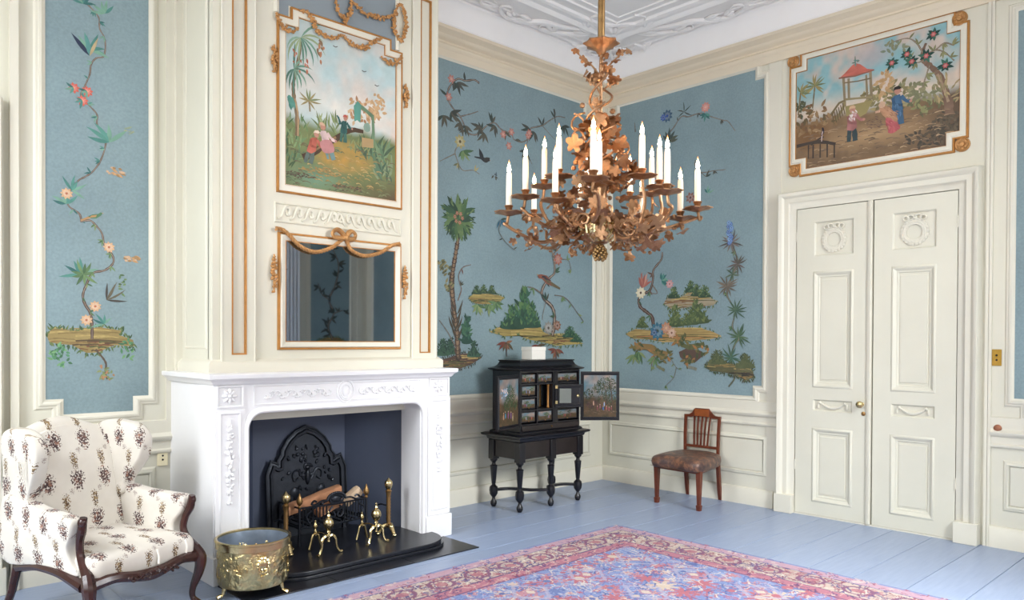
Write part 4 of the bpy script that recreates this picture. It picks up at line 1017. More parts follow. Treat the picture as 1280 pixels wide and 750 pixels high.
for q in [(0.441, 1.404), (0.509, 1.433), (0.710, 1.382)]: p.spray(q[0], q[1], -1.6, 5, .13, .03, OLIV, 2)
p.flower(0.744, 1.655, .1, '#2f6a80', '#39493f', 10); p.flower(0.855, 1.687, .07, '#b87a50', '#d8a878', 8); p.flower(0.924, 1.637, .06, '#c89a78', '#8a5a40', 8); p.flower(0.704, 1.638, .05, '#2a5a84', '#1f3a5a', 7)
p.vine([(0.726, 1.382), (0.677, 1.313), (0.668, 1.232)], .014, '#5a4a30', .1, .06, OLIV); p.vine([(0.903, 1.385), (0.982, 1.281), (1.044, 1.257)], .008, '#5a5a48', .1, .05, OLIV); p.vine([(0.982, 1.281), (0.952, 1.175), (0.858, 1.091)], .008, '#5a5a48', .1, .05, OLIV)
p.stroke([(0.743, 1.288), (0.840, 1.245)], .03, '#7a7a58'); p.stroke([(1.121, 1.298), (1.226, 1.268)], .03, '#7a7a68')
# tall spiky stem at the right
p.vine([(1.614, 1.300), (1.621, 1.424), (1.653, 1.523), (1.693, 1.585), (1.624, 1.684), (1.637, 1.771), (1.650, 1.844), (1.608, 1.920), (1.566, 1.996), (1.579, 2.082), (1.620, 2.192), (1.679, 2.299), (1.645, 2.412), (1.603, 2.527), (1.588, 2.640)], .014, '#4f5a44', .4, .05, OLIV, .016)
for q, n, L, c in (((1.600, 2.511), 14, .13, ('#6a5a54', '#7a6a60', '#554a44')), ((1.670, 2.297), 12, .11, ('#5a5248', '#6a5a54')), ((1.560, 2.086), 14, .13, ('#6a5f50', '#7a6a58')), ((1.657, 1.850), 12, .11, ('#44604a', '#4f6a50')), ((1.693, 1.596), 13, .13, ('#44603f', '#4f6a44')), ((1.609, 1.394), 13, .13, ('#3f6a5a', '#44603f')), ((1.620, 2.200), 7, .08, ('#44604a', '#5a6a50'))):
    p.spray(q[0], q[1], 1.4, n, L, .016, c, 5.6)
for k in range(12): p.flower([(1.590, 2.566)][0][0] + p.R.uniform(-.02, .02), [(1.590, 2.566)][0][1] - .06 + .018 * k, .028, ('#3f6aa8', '#4f7ab8', '#6a94c0')[k % 3], '#2f5088', 6)
p.island([(1.315, 1.291), (1.373, 1.343), (1.459, 1.358), (1.572, 1.336), (1.682, 1.314), (1.763, 1.341), (1.844, 1.270), (1.858, 1.210), (1.765, 1.177), (1.656, 1.227), (1.544, 1.248), (1.402, 1.256)], '#5f5a34', '#332c20', ('#3f4a30', '#4a5a34', '#55502c'), '#4a3626')
for q in [(1.459, 1.333), (1.764, 1.304)]: p.bush(q[0], q[1], .1, .12, ('#4a5530', '#5a6034'))
p.stroke([(1.656, 1.227), (1.642, 1.177), (1.588, 1.112)], .016, '#5a5a40')
build('painted_landscape', p, PAINT, te, smooth=0, recalc=False)

tr_ = panel('painted_panel', 'blue painted panel cut by the right edge, right of the double door', PR, mapE, mapE(4.8, 1.03, 0))
# panels on the wall opposite, seen only in the mirror
ts = panel('painted_panel', 'blue painted panel with a branch, reflected in the overmantel mirror', notched(.3, 1.03, .98, 4.12, .1, .1), mapS, mapS(.9, 1.03, 0))
p = Paint(mapS)
p.island([(.38, 1.52), (.5, 1.58), (.7, 1.58), (.88, 1.52), (.8, 1.44), (.62, 1.4), (.45, 1.44)], '#8a6a30', '#4a3a20')
p.vine([(.6, 1.55), (.68, 1.75), (.58, 1.95), (.66, 2.15), (.55, 2.4), (.5, 2.7), (.62, 3.0), (.56, 3.3)], .04, '#3a2e28', .07, .13, DRK, .02)
p.vine([(.66, 2.15), (.8, 2.25), (.85, 2.4)], .02, '#3a2e28', .07, .11, DRK); p.vine([(.58, 1.95), (.42, 2.0), (.38, 1.96)], .02, '#3a2e28', .07, .11, DRK)
build('painted_branch', p, PAINT, ts, smooth=0, recalc=False)
g = G(); g.box((0, 1.0, 0), (.26, 4.14, .015), mapS); g.box((1.06, 1.0, 0), (1.2, 4.14, .02), mapS); g.box((.09, 1.0, .0), (.18, 4.14, .03), mapS)
structure('trim_9', g, CREAM_TRIM, smooth=0)
# curtains beside the windows
def curtain(u0, u1, mp, label):
    g = G(); n = 60; rows = 6; vs = []
    for j in range(rows + 1):
        z = .05 + 4.0 * j / rows
        for i in range(n + 1):
            t_ = i / n; vs.append(mp(u0 + (u1 - u0) * t_, z, .12 + .035 * sin(t_ * 2 * pi * 7 + .3 * sin(j))))
    g.add(vs, [(j * (n + 1) + i, j * (n + 1) + i + 1, (j + 1) * (n + 1) + i + 1, (j + 1) * (n + 1) + i) for j in range(rows) for i in range(n)])
    o = build('curtain', g, CURT, smooth=80); s = o.modifiers.new('thick', 'SOLIDIFY'); s.thickness = .004
    return tag(o, label, 'curtain', 'curtains at the windows')
curtain(1.22, 1.62, mapS, 'pale folded curtain reflected at the left of the overmantel mirror')

# ================================================================== FRAMED LANDSCAPES
def vnoise(seed):
    R = np.random.RandomState(seed); T = R.rand(64, 64)
    def f(x, y):
        x0, y0 = int(math.floor(x)), int(math.floor(y)); fx, fy = x - x0, y - y0
        fx = fx * fx * (3 - 2 * fx); fy = fy * fy * (3 - 2 * fy); g_ = lambda i, j: T[i % 64, j % 64]
        return (g_(x0, y0) * (1 - fx) + g_(x0 + 1, y0) * fx) * (1 - fy) + (g_(x0, y0 + 1) * (1 - fx) + g_(x0 + 1, y0 + 1) * fx) * fy
    return lambda x, y: f(x, y) * .5 + f(2.1 * x + 7, 2.1 * y) * .3 + f(4.3 * x, 4.3 * y + 3) * .2
def ground(mp, u0, v0, u1, v1, w, colfn, nx=60, ny=60, inside=None):
    g = G(); g.c = []
    for j in range(ny + 1):
        for i in range(nx + 1):
            s_, t_ = i / nx, j / ny; g.v.append(mp(u0 + (u1 - u0) * s_, v0 + (v1 - v0) * t_, w)); g.c.append(colfn(s_, t_))
    for j in range(ny):
        for i in range(nx):
            if inside is None or inside((i + .5) / nx, (j + .5) / ny):
                a = j * (nx + 1) + i; g.f.append((a, a + 1, a + nx + 2, a + nx + 1))
    return g
def figure(p, x, y, h, coat, legs, skin='#b8806a', hat=None, lean=0., hair='#6a4030'):
    """small painted figure; (x, y) feet"""
    t = lambda a, b: (x + h * (a + lean * b), y + h * b)
    p.stroke([t(-.08, 0), t(-.07, .25), t(-.04, .45)], h * .1, legs, h * .12, 3); p.stroke([t(.10, .0), t(.08, .25), t(.04, .45)], h * .13, legs, h * .16, 3)
    p.poly([t(-.14, .35), t(-.12, .62), t(-.09, .78), t(.08, .8), t(.12, .6), t(.15, .38), t(.04, .3), t(-.06, .32)], coat, .15)
    p.stroke([t(.1, .74), t(.24, .58), t(.34, .56)], h * .1, coat, h * .08, 3); p.stroke([t(-.1, .74), t(-.06, .55), t(.14, .5)], h * .09, mixc(lin(coat), (0, 0, 0), .25), h * .07, 3)
    p.blob(t(.34, .56)[0], t(.34, .56)[1], h * .04, h * .04, skin, 8, .1)
    p.blob(t(.02, .9)[0], t(.02, .9)[1], h * .085, h * .1, skin, 10, .05)
    p.poly([t(-.09, .92), t(-.06, 1.01), t(.04, 1.03), t(.11, .97), t(.08, .93), t(-.03, .94)], hat or hair)

# ---- overmantel painting
om = thing('overmantel_painting', 'tall landscape painting with a seesaw and palm in a stepped cream and gilt frame', 'painting', mapC(-3.665, 2.565, 0))
uL, uR, vB, vS, vT, sA, sB = -4.135, -3.205, 2.625, 3.735, 3.81, -4.035, -3.31
OMP = [(uL, vB), (uR, vB), (uR, vS), (sB, vS), (sB, vT), (sA, vT), (sA, vS), (uL, vS)]
n1 = vnoise(2)
def omc(s, t):
    q = n1(s * 5, t * 6); q2 = n1(s * 14 + 3, t * 16)
    sky = mixc(lin('#a9c2c4'), lin('#d2c2b6'), min(1, max(0, (q - .35) * 3)) * (.35 + .5 * s) + .15 * (1 - abs(t - .6) * 2))
    sky = mixc(sky, lin('#e8ddd0'), max(0, 1 - abs(t - .52) * 7) * .5)
    grd = mixc(lin('#7f8a5c'), lin('#5f6a44'), q2)
    gold = max(0, 1 - ((s - .5) / .32) ** 2 - ((t - .23) / .12) ** 2); grd = mixc(grd, lin('#b08a48'), gold * (.5 + q2))
    grd = mixc(grd, lin('#6f9078'), max(0, 1 - abs(t - .06) * 9) * max(0, 1 - abs(s - .25) * 3))
    grd = mixc(grd, lin('#5a4234'), max(0, s - .45) * max(0, 1 - t * 6) * 1.8)
    hz = .40 + .06 * (n1(s * 7, 2) - .5)
    k = min(1, max(0, (t - hz + .03) * 16)); c = mixc(grd, sky, k); return tuple(x * (.9 + .2 * q2) for x in c)
omc_in = lambda s, t: (t < (vS - vB) / (vT - vB)) or ((sA - uL) / (uR - uL) < s < (sB - uL) / (uR - uL))
build('canvas', ground(mapC, uL - .002, vB, uR + .002, vT + .002, .008, omc, 93, 118, omc_in), PAINT, om, smooth=0, recalc=False)
p = Paint(mapC, .0082, 4e-6); p.clip = (uL - .004, vB - .004, uR + .004, vT + .01); p.veil = 0; Z = 1
for q, n, L, c in (((-4.048, 3.085), 16, .09, OLIV), ((-3.797, 3.124), 24, .12, ('#7f8f58', '#93a068', '#6a7a4a')), ((-3.386, 2.976), 30, .2, ('#5a7a58', '#6f8a62', '#4a6048')), ((-3.298, 2.838), 26, .18, ('#5a7a5c', '#48604a', '#7f8f68')), ((-4.109, 2.962), 30, .12, ('#6a8a58', '#7f9a62', '#4a6a48')), ((-4.084, 2.828), 26, .1, ('#5f7f58', '#48603f')), ((-3.874, 3.035), 20, .08, ('#7f8a52', '#a09a5c')), ((-3.541, 3.009), 18, .08, ('#6a7a50', '#889058'))):
    for k in range(n): p.leaf(q[0] + p.R.uniform(-.09, .09), q[1] - p.R.uniform(0, .08), pi / 2 + p.R.uniform(-.7, .7), L * p.R.uniform(.5, 1), L * .12, p.R.choice(c), p.R.uniform(-.5, .5))
p.dabs(-3.507, 3.254, .14, .1, ('#c09a68', '#b88a5c', '#d0ac80', '#a87a50'), 60, .05); p.dabs(-3.366, 3.344, .06, .12, ('#c09a68', '#c8a070'), 30, .05)
# palm at the left
p.stroke([(-4.041, 2.979), (-4.042, 3.119), (-4.064, 3.235), (-4.071, 3.334), (-4.053, 3.418), (-4.027, 3.545), (-4.014, 3.649)], .035, '#7a6448', .02); p.stroke([(-4.035, 2.980), (-4.035, 3.121), (-4.057, 3.237)], .012, '#a88a60')
for hx, n, L, c in (((-4.013, 3.675), 16, .21, ('#6f9880', '#5a8672', '#8aac92', '#94a67a')), ((-4.067, 3.443), 14, .17, ('#4f7a68', '#5f8a76', '#7aa088'))):
    for k in range(n):
        a = 2 * pi * k / n + .2; p.leaf(hx[0], hx[1], a, L * p.R.uniform(.7, 1.2), .016, p.R.choice(c), -1.5 * cos(a))
p.dabs(-4.091, 3.232, .02, .04, ('#3f7f70', '#4f9080'), 10, .06, -1.4); p.dabs(-4.031, 3.508, .08, .1, ('#b86a4a', '#a8583a'), 12, .03, -1.3); p.dabs(-3.862, 3.636, .03, .1, ('#8a6a4a', '#b87a50'), 12, .04, -1.4)
p.stroke([(-3.942, 3.170), (-3.946, 3.220), (-3.953, 3.249)], .012, '#8a7a58'); p.spray(-3.950, 3.246, 1.5, 9, .09, .014, ('#9a8a58', '#7f8a5c'), 4.5)
# arch with curtain
p.stroke([(-3.539, 3.304), (-3.468, 3.270), (-3.412, 3.238)], .03, '#5f7a5c', .03, 2); p.stroke([(-3.417, 3.248), (-3.411, 3.118), (-3.416, 3.009)], .026, '#6a8a68', .026, 0)
p.poly([(-3.583, 3.288), (-3.549, 3.332), (-3.519, 3.308), (-3.526, 3.172), (-3.553, 3.188), (-3.578, 3.172)], '#4f9080'); p.poly([(-3.513, 3.067), (-3.411, 3.071), (-3.411, 3.005), (-3.512, 2.996)], '#a88a58')
p.blob(-3.465, 3.149, .03, .04, '#7f9a88', 10)
for k in range(200):
    q = (p.R.uniform(-4.13, -3.25), 2.63 + .36 * p.R.random()); L = p.R.uniform(.02, .07); f_ = (q[1] - 2.63) / .36; g2 = abs(q[0] + 3.67) < .3 and .15 < f_ < .75
    p.stroke([q, (q[0] + L * .5, q[1] + .006), (q[0] + L, q[1] - .006)], .008, p.R.choice(('#b8924c', '#a8823e', '#c09c5a', '#8f7a40') if g2 else ('#6f7a50', '#5f6a48', '#7f8a5c', '#6a5a44', '#56684e')), .003, 2)
# seesaw log and figures
p.stroke([(-3.997, 2.835), (-3.941, 2.865), (-3.850, 2.932), (-3.733, 3.016), (-3.612, 3.102), (-3.500, 3.112)], .05, '#4f3a28', .03, 3); p.stroke([(-3.941, 2.871), (-3.850, 2.942), (-3.733, 3.028)], .015, '#8a6a44')
figure(p, -3.961, 2.803, .24, '#b85a44', '#5a6a62', hat='#d8c0a8', lean=.3)
figure(p, -3.776, 2.857, .25, '#d8b8b4', '#6a8a88', hat='#c8a080', lean=-.3)
p.spoly([(-3.861, 2.971), (-3.780, 2.996), (-3.744, 2.930), (-3.780, 2.903), (-3.838, 2.903)], '#b87a78')
figure(p, -3.677, 3.002, .2, '#2f5f5a', '#3f6a5c', hat='#b85040', lean=.1); p.stroke([(-3.697, 3.127), (-3.709, 3.167), (-3.726, 3.188)], .02, '#2f5f5a', .012)
p.dabs(-4.029, 2.708, .12, .02, ('#5a4a3c', '#6a5444', '#54483a'), 60, .022, 0, .25); p.dabs(-3.629, 2.669, .14, .02, ('#6a5440', '#8a6048', '#4a4436'), 60, .022, .2, .25)
p.dabs(-3.873, 2.761, .17, .03, ('#b08c4c', '#a48040', '#94783f'), 70, .03, -.15, .18)
for q in ((-3.739, 3.681), (-3.494, 3.561), (-3.381, 3.480)): p.stroke([(q[0] - .02, q[1] + .006), q, (q[0] + .018, q[1] + .01)], .008, '#5a5450', .004, 2)
build('painted_scene', p, PAINT, om, smooth=0, recalc=False)
build('frame', G().frame(OMP, [(-.004, .002), (-.002, .02), (.006, .018), (.012, .014), (.045, .014), (.046, .0)], mapC), CREAM_TRIM, om, label='cream painted stepped frame')
build('gilt_bead', G().frame(OMP, [(.044, 0), (.044, .018), (.05, .021), (.056, .018), (.058, 0)], mapC), GILT, om)
build('gilt_sight_edge', G().frame(OMP, [(-.006, .006), (-.004, .018), (.002, .02), (.004, .01)], mapC), GILT, om)
def gar(nm, P, sd, r=.026, w=.025): build(nm, garland([mapC(u, v, w) for u, v in P], r, seed=sd), GOLD, om)
gar('garland', [(-4.204, 3.791), (-4.193, 3.758), (-4.165, 3.715), (-4.132, 3.694), (-4.092, 3.689), (-4.041, 3.725)], 1); gar('garland', [(-4.036, 3.852), (-3.978, 3.858), (-3.937, 3.818), (-3.907, 3.768), (-3.871, 3.741), (-3.811, 3.725), (-3.750, 3.747), (-3.682, 3.777)], 2)
gar('garland', [(-3.682, 3.777), (-3.650, 3.753), (-3.599, 3.728), (-3.535, 3.729), (-3.476, 3.756), (-3.417, 3.811), (-3.350, 3.843)], 3); gar('garland', [(-3.356, 3.708), (-3.322, 3.689), (-3.267, 3.680), (-3.204, 3.707), (-3.162, 3.758)], 4)
for u, v0, v1 in ((-4.215, 3.39, 3.57), (-3.115, 3.38, 3.56)): gar('husk_drop', [(u, v1 - (v1 - v0) * i / 5) for i in range(6)], 8, .03, .015)

# ---- blue grey panel above it, with hanging garlands
ub = thing('upper_panel', 'blue grey panel with gilt garlands at the top of the chimney breast', 'wall panel', mapC(-3.7, 3.9, 0))
build('canvas', G().prism([(-4.18, 3.80), (-4.105, 3.80), (-4.105, 3.875), (-3.245, 3.875), (-3.245, 3.80), (-3.21, 3.80), (-3.21, 4.5), (-4.18, 4.5)], .0, .003, mapC), BLUEGREY, ub, smooth=0)
build('frame', G().frame([(-3.21, 3.80), (-3.21, 4.5), (-4.18, 4.5), (-4.18, 3.80)], [(0, 0), (0, .012), (.02, .024), (.034, .01), (.036, 0)], mapC, closed=False), CREAM_TRIM, ub)
def gar2(P, sd): build('garland', garland([mapC(u, v, .025) for u, v in P], .026, seed=sd), GOLD, ub)
gar2([(-3.739, 4.038), (-3.738, 3.973), (-3.714, 3.926), (-3.676, 3.894), (-3.670, 3.868)], 11); gar2([(-3.613, 4.077), (-3.619, 4.009), (-3.632, 3.950), (-3.663, 3.897), (-3.670, 3.868)], 12); gar2([(-3.613, 4.050), (-3.562, 4.027), (-3.510, 3.992), (-3.431, 3.988), (-3.350, 4.002), (-3.254, 4.045), (-3.206, 4.077)], 13)
gar2([(-3.185, 4.164), (-3.220, 4.096), (-3.243, 4.008), (-3.240, 3.951), (-3.212, 3.902), (-3.169, 3.867)], 14); gar2([(-3.185, 4.164), (-3.149, 4.128), (-3.128, 4.065), (-3.127, 3.995), (-3.148, 3.919), (-3.169, 3.861)], 15)

# ---- overdoor painting
od = thing('overdoor_painting', 'wide landscape painting with a red roofed pavilion above the double door', 'painting', mapE(2.9, 3.06, 0))
ODI = [(2.245, 3.20), (2.345, 3.20), (2.345, 3.10)] + [(3.49, 3.10), (3.49, 3.20), (3.585, 3.20)] + [(3.585, 3.985), (3.49, 3.985), (3.49, 4.085)] + [(2.345, 4.085), (2.345, 3.985), (2.245, 3.985)]
n2 = vnoise(9)
def odc(s, t):
    q = n2(s * 7, t * 5); q2 = n2(s * 18, t * 14)
    sky = mixc(lin('#86adb2'), lin('#c2b4a8'), min(1, max(0, (q - .42) * 4)))
    sky = mixc(sky, lin('#d9bfa8'), max(0, 1 - abs(t - .5) * 6) * .8)
    sky = mixc(sky, lin('#b0a8a8'), max(0, 1 - ((s - .5) / .16) ** 2 - ((t - .88) / .12) ** 2) * .8)
    grd = mixc(lin('#94785a'), lin('#6f5a44'), q2); grd = mixc(grd, lin('#b0916c'), max(0, 1 - abs(t - .2) * 8) * max(0, 1 - abs(s - .5) * 2.2))
    grd = mixc(grd, lin('#55473c'), min(1, max(0, s - .72) * 3 + max(0, .2 - t) * 2 * (q2 + .3)))
    grd = mixc(grd, lin('#7a5a3c'), max(0, 1 - ((s - .1) / .16) ** 2 - ((t - .32) / .18) ** 2))
    k = min(1, max(0, (t - .40 - .05 * (n2(s * 8, 1) - .5)) * 14)); c = mixc(grd, sky, k); return tuple(x * (.9 + .2 * q2) for x in c)
def in_od(s, t):
    a, b = .1 / 1.34, .1 / .985; return not ((s < a or s > 1 - a * .95) and (t < b or t > 1 - b))
build('canvas', ground(mapE, 2.245, 3.10, 3.585, 4.085, .006, odc, 134, 98, in_od), PAINT, od, smooth=0, recalc=False)
p = Paint(mapE, .0062, 4e-6); p.clip = (2.24, 3.095, 3.59, 4.09); p.veil = 0
Zo = 0
p.dabs(3.043, 3.610, .2, .12, ('#8a7f52', '#7a7048', '#a08f5c'), 70, .06); p.dabs(3.230, 3.586, .2, .1, ('#7a7a58', '#8f8a64'), 50, .06); p.dabs(3.010, 3.704, .05, .12, ('#b8905c', '#c09a68'), 24, .06); p.dabs(3.352, 3.463, .18, .05, ('#6a6a48', '#8a8a58'), 36, .05)
p.dabs(2.395, 3.530, .2, .13, ('#8a6a44', '#7a5a3c', '#6a5a3c', '#9a7a50'), 70, .06); p.dabs(2.282, 3.661, .08, .08, ('#5a5f44', '#4f5540'), 24, .05)
p.dabs(3.505, 3.253, .14, .12, ('#5a5040', '#655844', '#4c443a', '#6a5c48'), 160, .04); p.dabs(3.354, 3.193, .16, .06, ('#5a4f40', '#4a443c'), 40, .05)
for q, L in (((2.421, 3.830), .12), ((2.289, 3.797), .1)):
    p.stroke([q, (q[0] - .01, q[1] - .1), (q[0] - .02, q[1] - .2)], .012, '#7a6a48'); p.spray(q[0], q[1], 1.5, 11, L, .016, ('#8a8a58', '#9a8a50', '#6f7a50'), 5)
# pavilion
for a in ([(2.673, 3.853), (2.690, 3.586)], [(2.718, 3.821), (2.723, 3.649)], [(2.866, 3.815), (2.878, 3.604)], [(2.900, 3.840), (2.912, 3.596)]): p.stroke(a, .02, '#8a7a5c', .02, 0)
p.stroke([(2.678, 3.791), (2.798, 3.778), (2.905, 3.776)], .012, '#7a6a4c', .012, 0); p.stroke([(2.689, 3.646), (2.799, 3.632), (2.916, 3.615)], .02, '#8f8058', .02, 0)
p.poly([(2.637, 3.841), (2.687, 3.873), (2.747, 3.925), (2.777, 3.935), (2.816, 3.917), (2.875, 3.862), (2.933, 3.844), (2.895, 3.828), (2.778, 3.827)], '#c0604f', .12); p.stroke([(2.633, 3.842), (2.778, 3.827), (2.933, 3.840)], .012, '#8a5a48', .012, 0)
p.stroke([(2.773, 3.936), (2.772, 3.996)], .016, '#6a7a68', .006, 0); p.dabs(2.771, 3.952, .02, .02, ('#5f8a80', '#6a7a68'), 6, .03)
p.poly([(2.690, 3.586), (2.926, 3.589), (2.869, 3.487), (2.801, 3.462), (2.701, 3.502)], '#94864f'); p.stroke([(2.567, 3.540), (2.639, 3.627), (2.689, 3.636)], .02, '#7a6a48', .02, 0); p.stroke([(2.609, 3.481), (2.670, 3.570), (2.689, 3.626)], .02, '#8a7a50', .02, 0)
for k in range(6): q = [(2.578, 3.549), (2.669, 3.620)]; a, b = q; t_ = k / 5; p.stroke([(a[0] + (b[0] - a[0]) * t_, a[1] + (b[1] - a[1]) * t_), (a[0] + (b[0] - a[0]) * t_ + .02, a[1] + (b[1] - a[1]) * t_ - .1)], .008, '#6a5a3c', .008, 0)
# tree at the right
p.stroke([(3.511, 3.343), (3.501, 3.446), (3.466, 3.584), (3.423, 3.687), (3.362, 3.767), (3.318, 3.816), (3.308, 3.885), (3.334, 3.953)], .07, '#7a5f4c', .02); p.stroke([(3.501, 3.446), (3.461, 3.585), (3.419, 3.684)], .02, '#a08468')
for P in ([(3.318, 3.816), (3.247, 3.816), (3.193, 3.868)], [(3.335, 3.859), (3.404, 3.878), (3.472, 3.841), (3.540, 3.759)], [(3.362, 3.767), (3.336, 3.689), (3.311, 3.601)], [(3.308, 3.885), (3.263, 3.973), (3.191, 4.031), (3.082, 4.032)], [(3.404, 3.878), (3.471, 3.915), (3.539, 3.878)]): p.vine(P, .014, '#6a5f48', .07, .06, ('#8a8a5c', '#7a7a50'))
for q in ((3.073, 3.861), (3.190, 3.902), (3.228, 3.833), (3.388, 4.008), (3.477, 3.737), (3.336, 3.850)):
    p.spray(q[0], q[1], 0, 8, .06, .026, ('#2f5a50', '#24483f', '#3a6a58'), 5.8); p.flower(q[0], q[1], .025, '#b84a48', '#d87a6a', 6)
p.dabs(3.438, 3.602, .06, .12, ('#b09a68', '#8f8058'), 24, .06, -1.2, .25); p.dabs(3.554, 3.481, .04, .12, ('#a08a60', '#8f8058'), 18, .06, .5, .25); p.dabs(3.084, 3.983, .1, .04, ('#8a8a68', '#7f8a70'), 16, .05)
for k in range(170):
    q = (p.R.uniform(2.26, 3.57), p.R.uniform(3.11, 3.42)); L = p.R.uniform(.03, .09); p.stroke([q, (q[0] + L * .5, q[1] + .005), (q[0] + L, q[1] - .004)], .008, p.R.choice(('#8f7658', '#a98a66', '#7a6450', '#b4966e', '#6a5846')), .003, 2)
# people
figure(p, 2.750, 3.273, .3, '#a86a66', '#3a4a4c', hat='#c8a078', lean=0)
p.dabs(2.755, 3.511, .03, .05, ('#e0d4cc', '#d0c0b8', '#c8a09c'), 24, .03, -1.3, .35)
figure(p, 3.121, 3.342, .31, '#3a5f80', '#3f5f7a', hat='#2a2624', lean=-.02); p.dabs(3.114, 3.449, .03, .08, ('#3f6484', '#35587a', '#54789a'), 30, .05, -1.5, .3)
p.spoly([(3.032, 3.414), (3.073, 3.421), (3.110, 3.378), (3.144, 3.318), (3.126, 3.298), (3.085, 3.279), (3.048, 3.294), (3.059, 3.335), (3.032, 3.371)], '#b8565a', .12); p.dabs(3.065, 3.367, .04, .04, ('#c46a66', '#a84a50'), 14, .035, -1.0, .2); p.spoly([(2.978, 3.511), (3.012, 3.523), (3.057, 3.498), (3.096, 3.451), (3.125, 3.391), (3.110, 3.367), (3.065, 3.407), (3.024, 3.423), (2.990, 3.470)], '#b0805c', .12); p.dabs(3.057, 3.454, .05, .03, ('#a07050', '#c0906a'), 14, .035, -.7, .2)
p.blob(2.999, 3.533, .028, .03, '#c8a080', 10, .1); p.dabs(2.936, 3.400, .08, .05, ('#7f6450', '#6f5648', '#8a6e56'), 40, .03, -.3, .25)
p.stroke([(2.946, 3.481), (2.984, 3.483)], .02, '#c8987a')
p.stroke([(2.258, 3.319), (2.454, 3.325), (2.611, 3.276)], .03, '#4a3f38', .03, 2)
for k in range(5): q = [(2.368, 3.310), (2.411, 3.306), (2.475, 3.301), (2.538, 3.293), (2.601, 3.278)][k]; p.stroke([q, (q[0], q[1] - .12)], .012, '#4a3f38', .012, 0)
p.stroke([(2.390, 3.306), (2.475, 3.353), (2.506, 3.357)], .014, '#4a3f38'); p.bird(2.498, 3.397, .07, '#2c2a34', '#c0a8a0', 1.2)
build('painted_scene', p, PAINT, od, smooth=0, recalc=False)
build('frame', G().frame(ODI, [(-.002, .002), (0, .014), (.012, .02), (.03, .018), (.036, .012), (.046, .012), (.046, 0)], mapE), CREAM_TRIM, od, label='cream frame with stepped corners')
build('gilt_bead', G().frame(ODI, [(.044, 0), (.044, .014), (.05, .02), (.058, .02), (.062, .0)], mapE), GILT, od)
build('gilt_sight_edge', G().frame(ODI, [(-.006, .005), (-.003, .014), (.003, .014), (.004, .006)], mapE), GILT, od)
for c in ((2.217, 4.095), (3.575, 4.077), (2.237, 3.102), (3.603, 3.092)):
    g = G().lathe([(.056, 0), (.056, .012), (.048, .02), (.042, .014), (.02, .012), (.016, .024), (.004, .026)], mapE(c[0], c[1], .0), 20, M=RXE)
    for k in range(8): g.sph(mapE(c[0] + .03 * cos(k * pi / 4), c[1] + .03 * sin(k * pi / 4), .014), (.008, .01, .01), 6, 4)
    build('rosette', g, GOLD, od, label='round carved gilt rosette')

# ================================================================== BLACK CABINET ON ITS STAND
st = thing('cabinet_stand', 'black turned stand with five tapered legs under the open cabinet', 'stand', (-1.46, -.38, 0))
LEGP = [(0.001, 0), (.02, .003), (.03, .025), (.03, .045), (.018, .066), (.014, .085), (.022, .095), (.038, .12), (.042, .155), (.038, .185), (.02, .2), (.016, .21), (.02, .215), (.034, .375), (.036, .385), (.02, .392), (.017, .41), (.024, .42), (.036, .435), (.036, .448)]
LP5 = [(-1.858, -.585), (-1.858, -.235), (-1.452, -.585), (-1.072, -.585), (-1.072, -.235)]
for x, y in LP5:
    l = build('leg', G().lathe(LEGP, (x, y, 0), 10), EBONY, st)
    build('leg_block', G().box((x - .036, y - .036, .448), (x + .036, y + .036, .63)), EBONY, l, bevel=.003)
g = G().box((-1.86, -.60, .475), (-1.07, -.575, .632)).box((-1.87, -.58, .475), (-1.85, -.22, .632)).box((-1.08, -.58, .475), (-1.06, -.22, .632))
for nm, a, b in (('apron_front', (-1.83, -.605, .475), (-1.10, -.575, .632)), ('apron_side', (-1.88, -.56, .475), (-1.85, -.26, .632)), ('apron_side', (-1.08, -.56, .475), (-1.05, -.26, .632))):
    build(nm, G().box(a, b), EBONY2, st, bevel=.003)
build('top_molding', G().frame(rect(-1.885, -.615, -1.045, -.20), [(-.06, .63), (0, .63), (.012, .638), (.02, .66), (.05, .672), (.056, .682), (.056, .69), (.03, .70), (-.08, .70)], mapI).box((-1.86, -.60, .655), (-1.07, -.21, .699)), EBONY, st)
for P in (((-1.858, -.235), (-1.70, -.30), (-1.60, -.48), (-1.452, -.585)), ((-1.452, -.585), (-1.35, -.47), (-1.18, -.47), (-1.072, -.585))):
    c = cat([(x, y, .155) for x, y in P], 8); rings = []
    for i, q in enumerate(c):
        t_ = (c[min(i + 1, len(c) - 1)] - c[max(i - 1, 0)]).normalized(); nn = Vector((-t_.y, t_.x, 0)) * .022
        rings.append([tuple(q + nn - Vector((0, 0, .011))), tuple(q + nn + Vector((0, 0, .011))), tuple(q - nn + Vector((0, 0, .011))), tuple(q - nn - Vector((0, 0, .011)))])
    build('stretcher', G().loft(rings), EBONY, st, smooth=30)

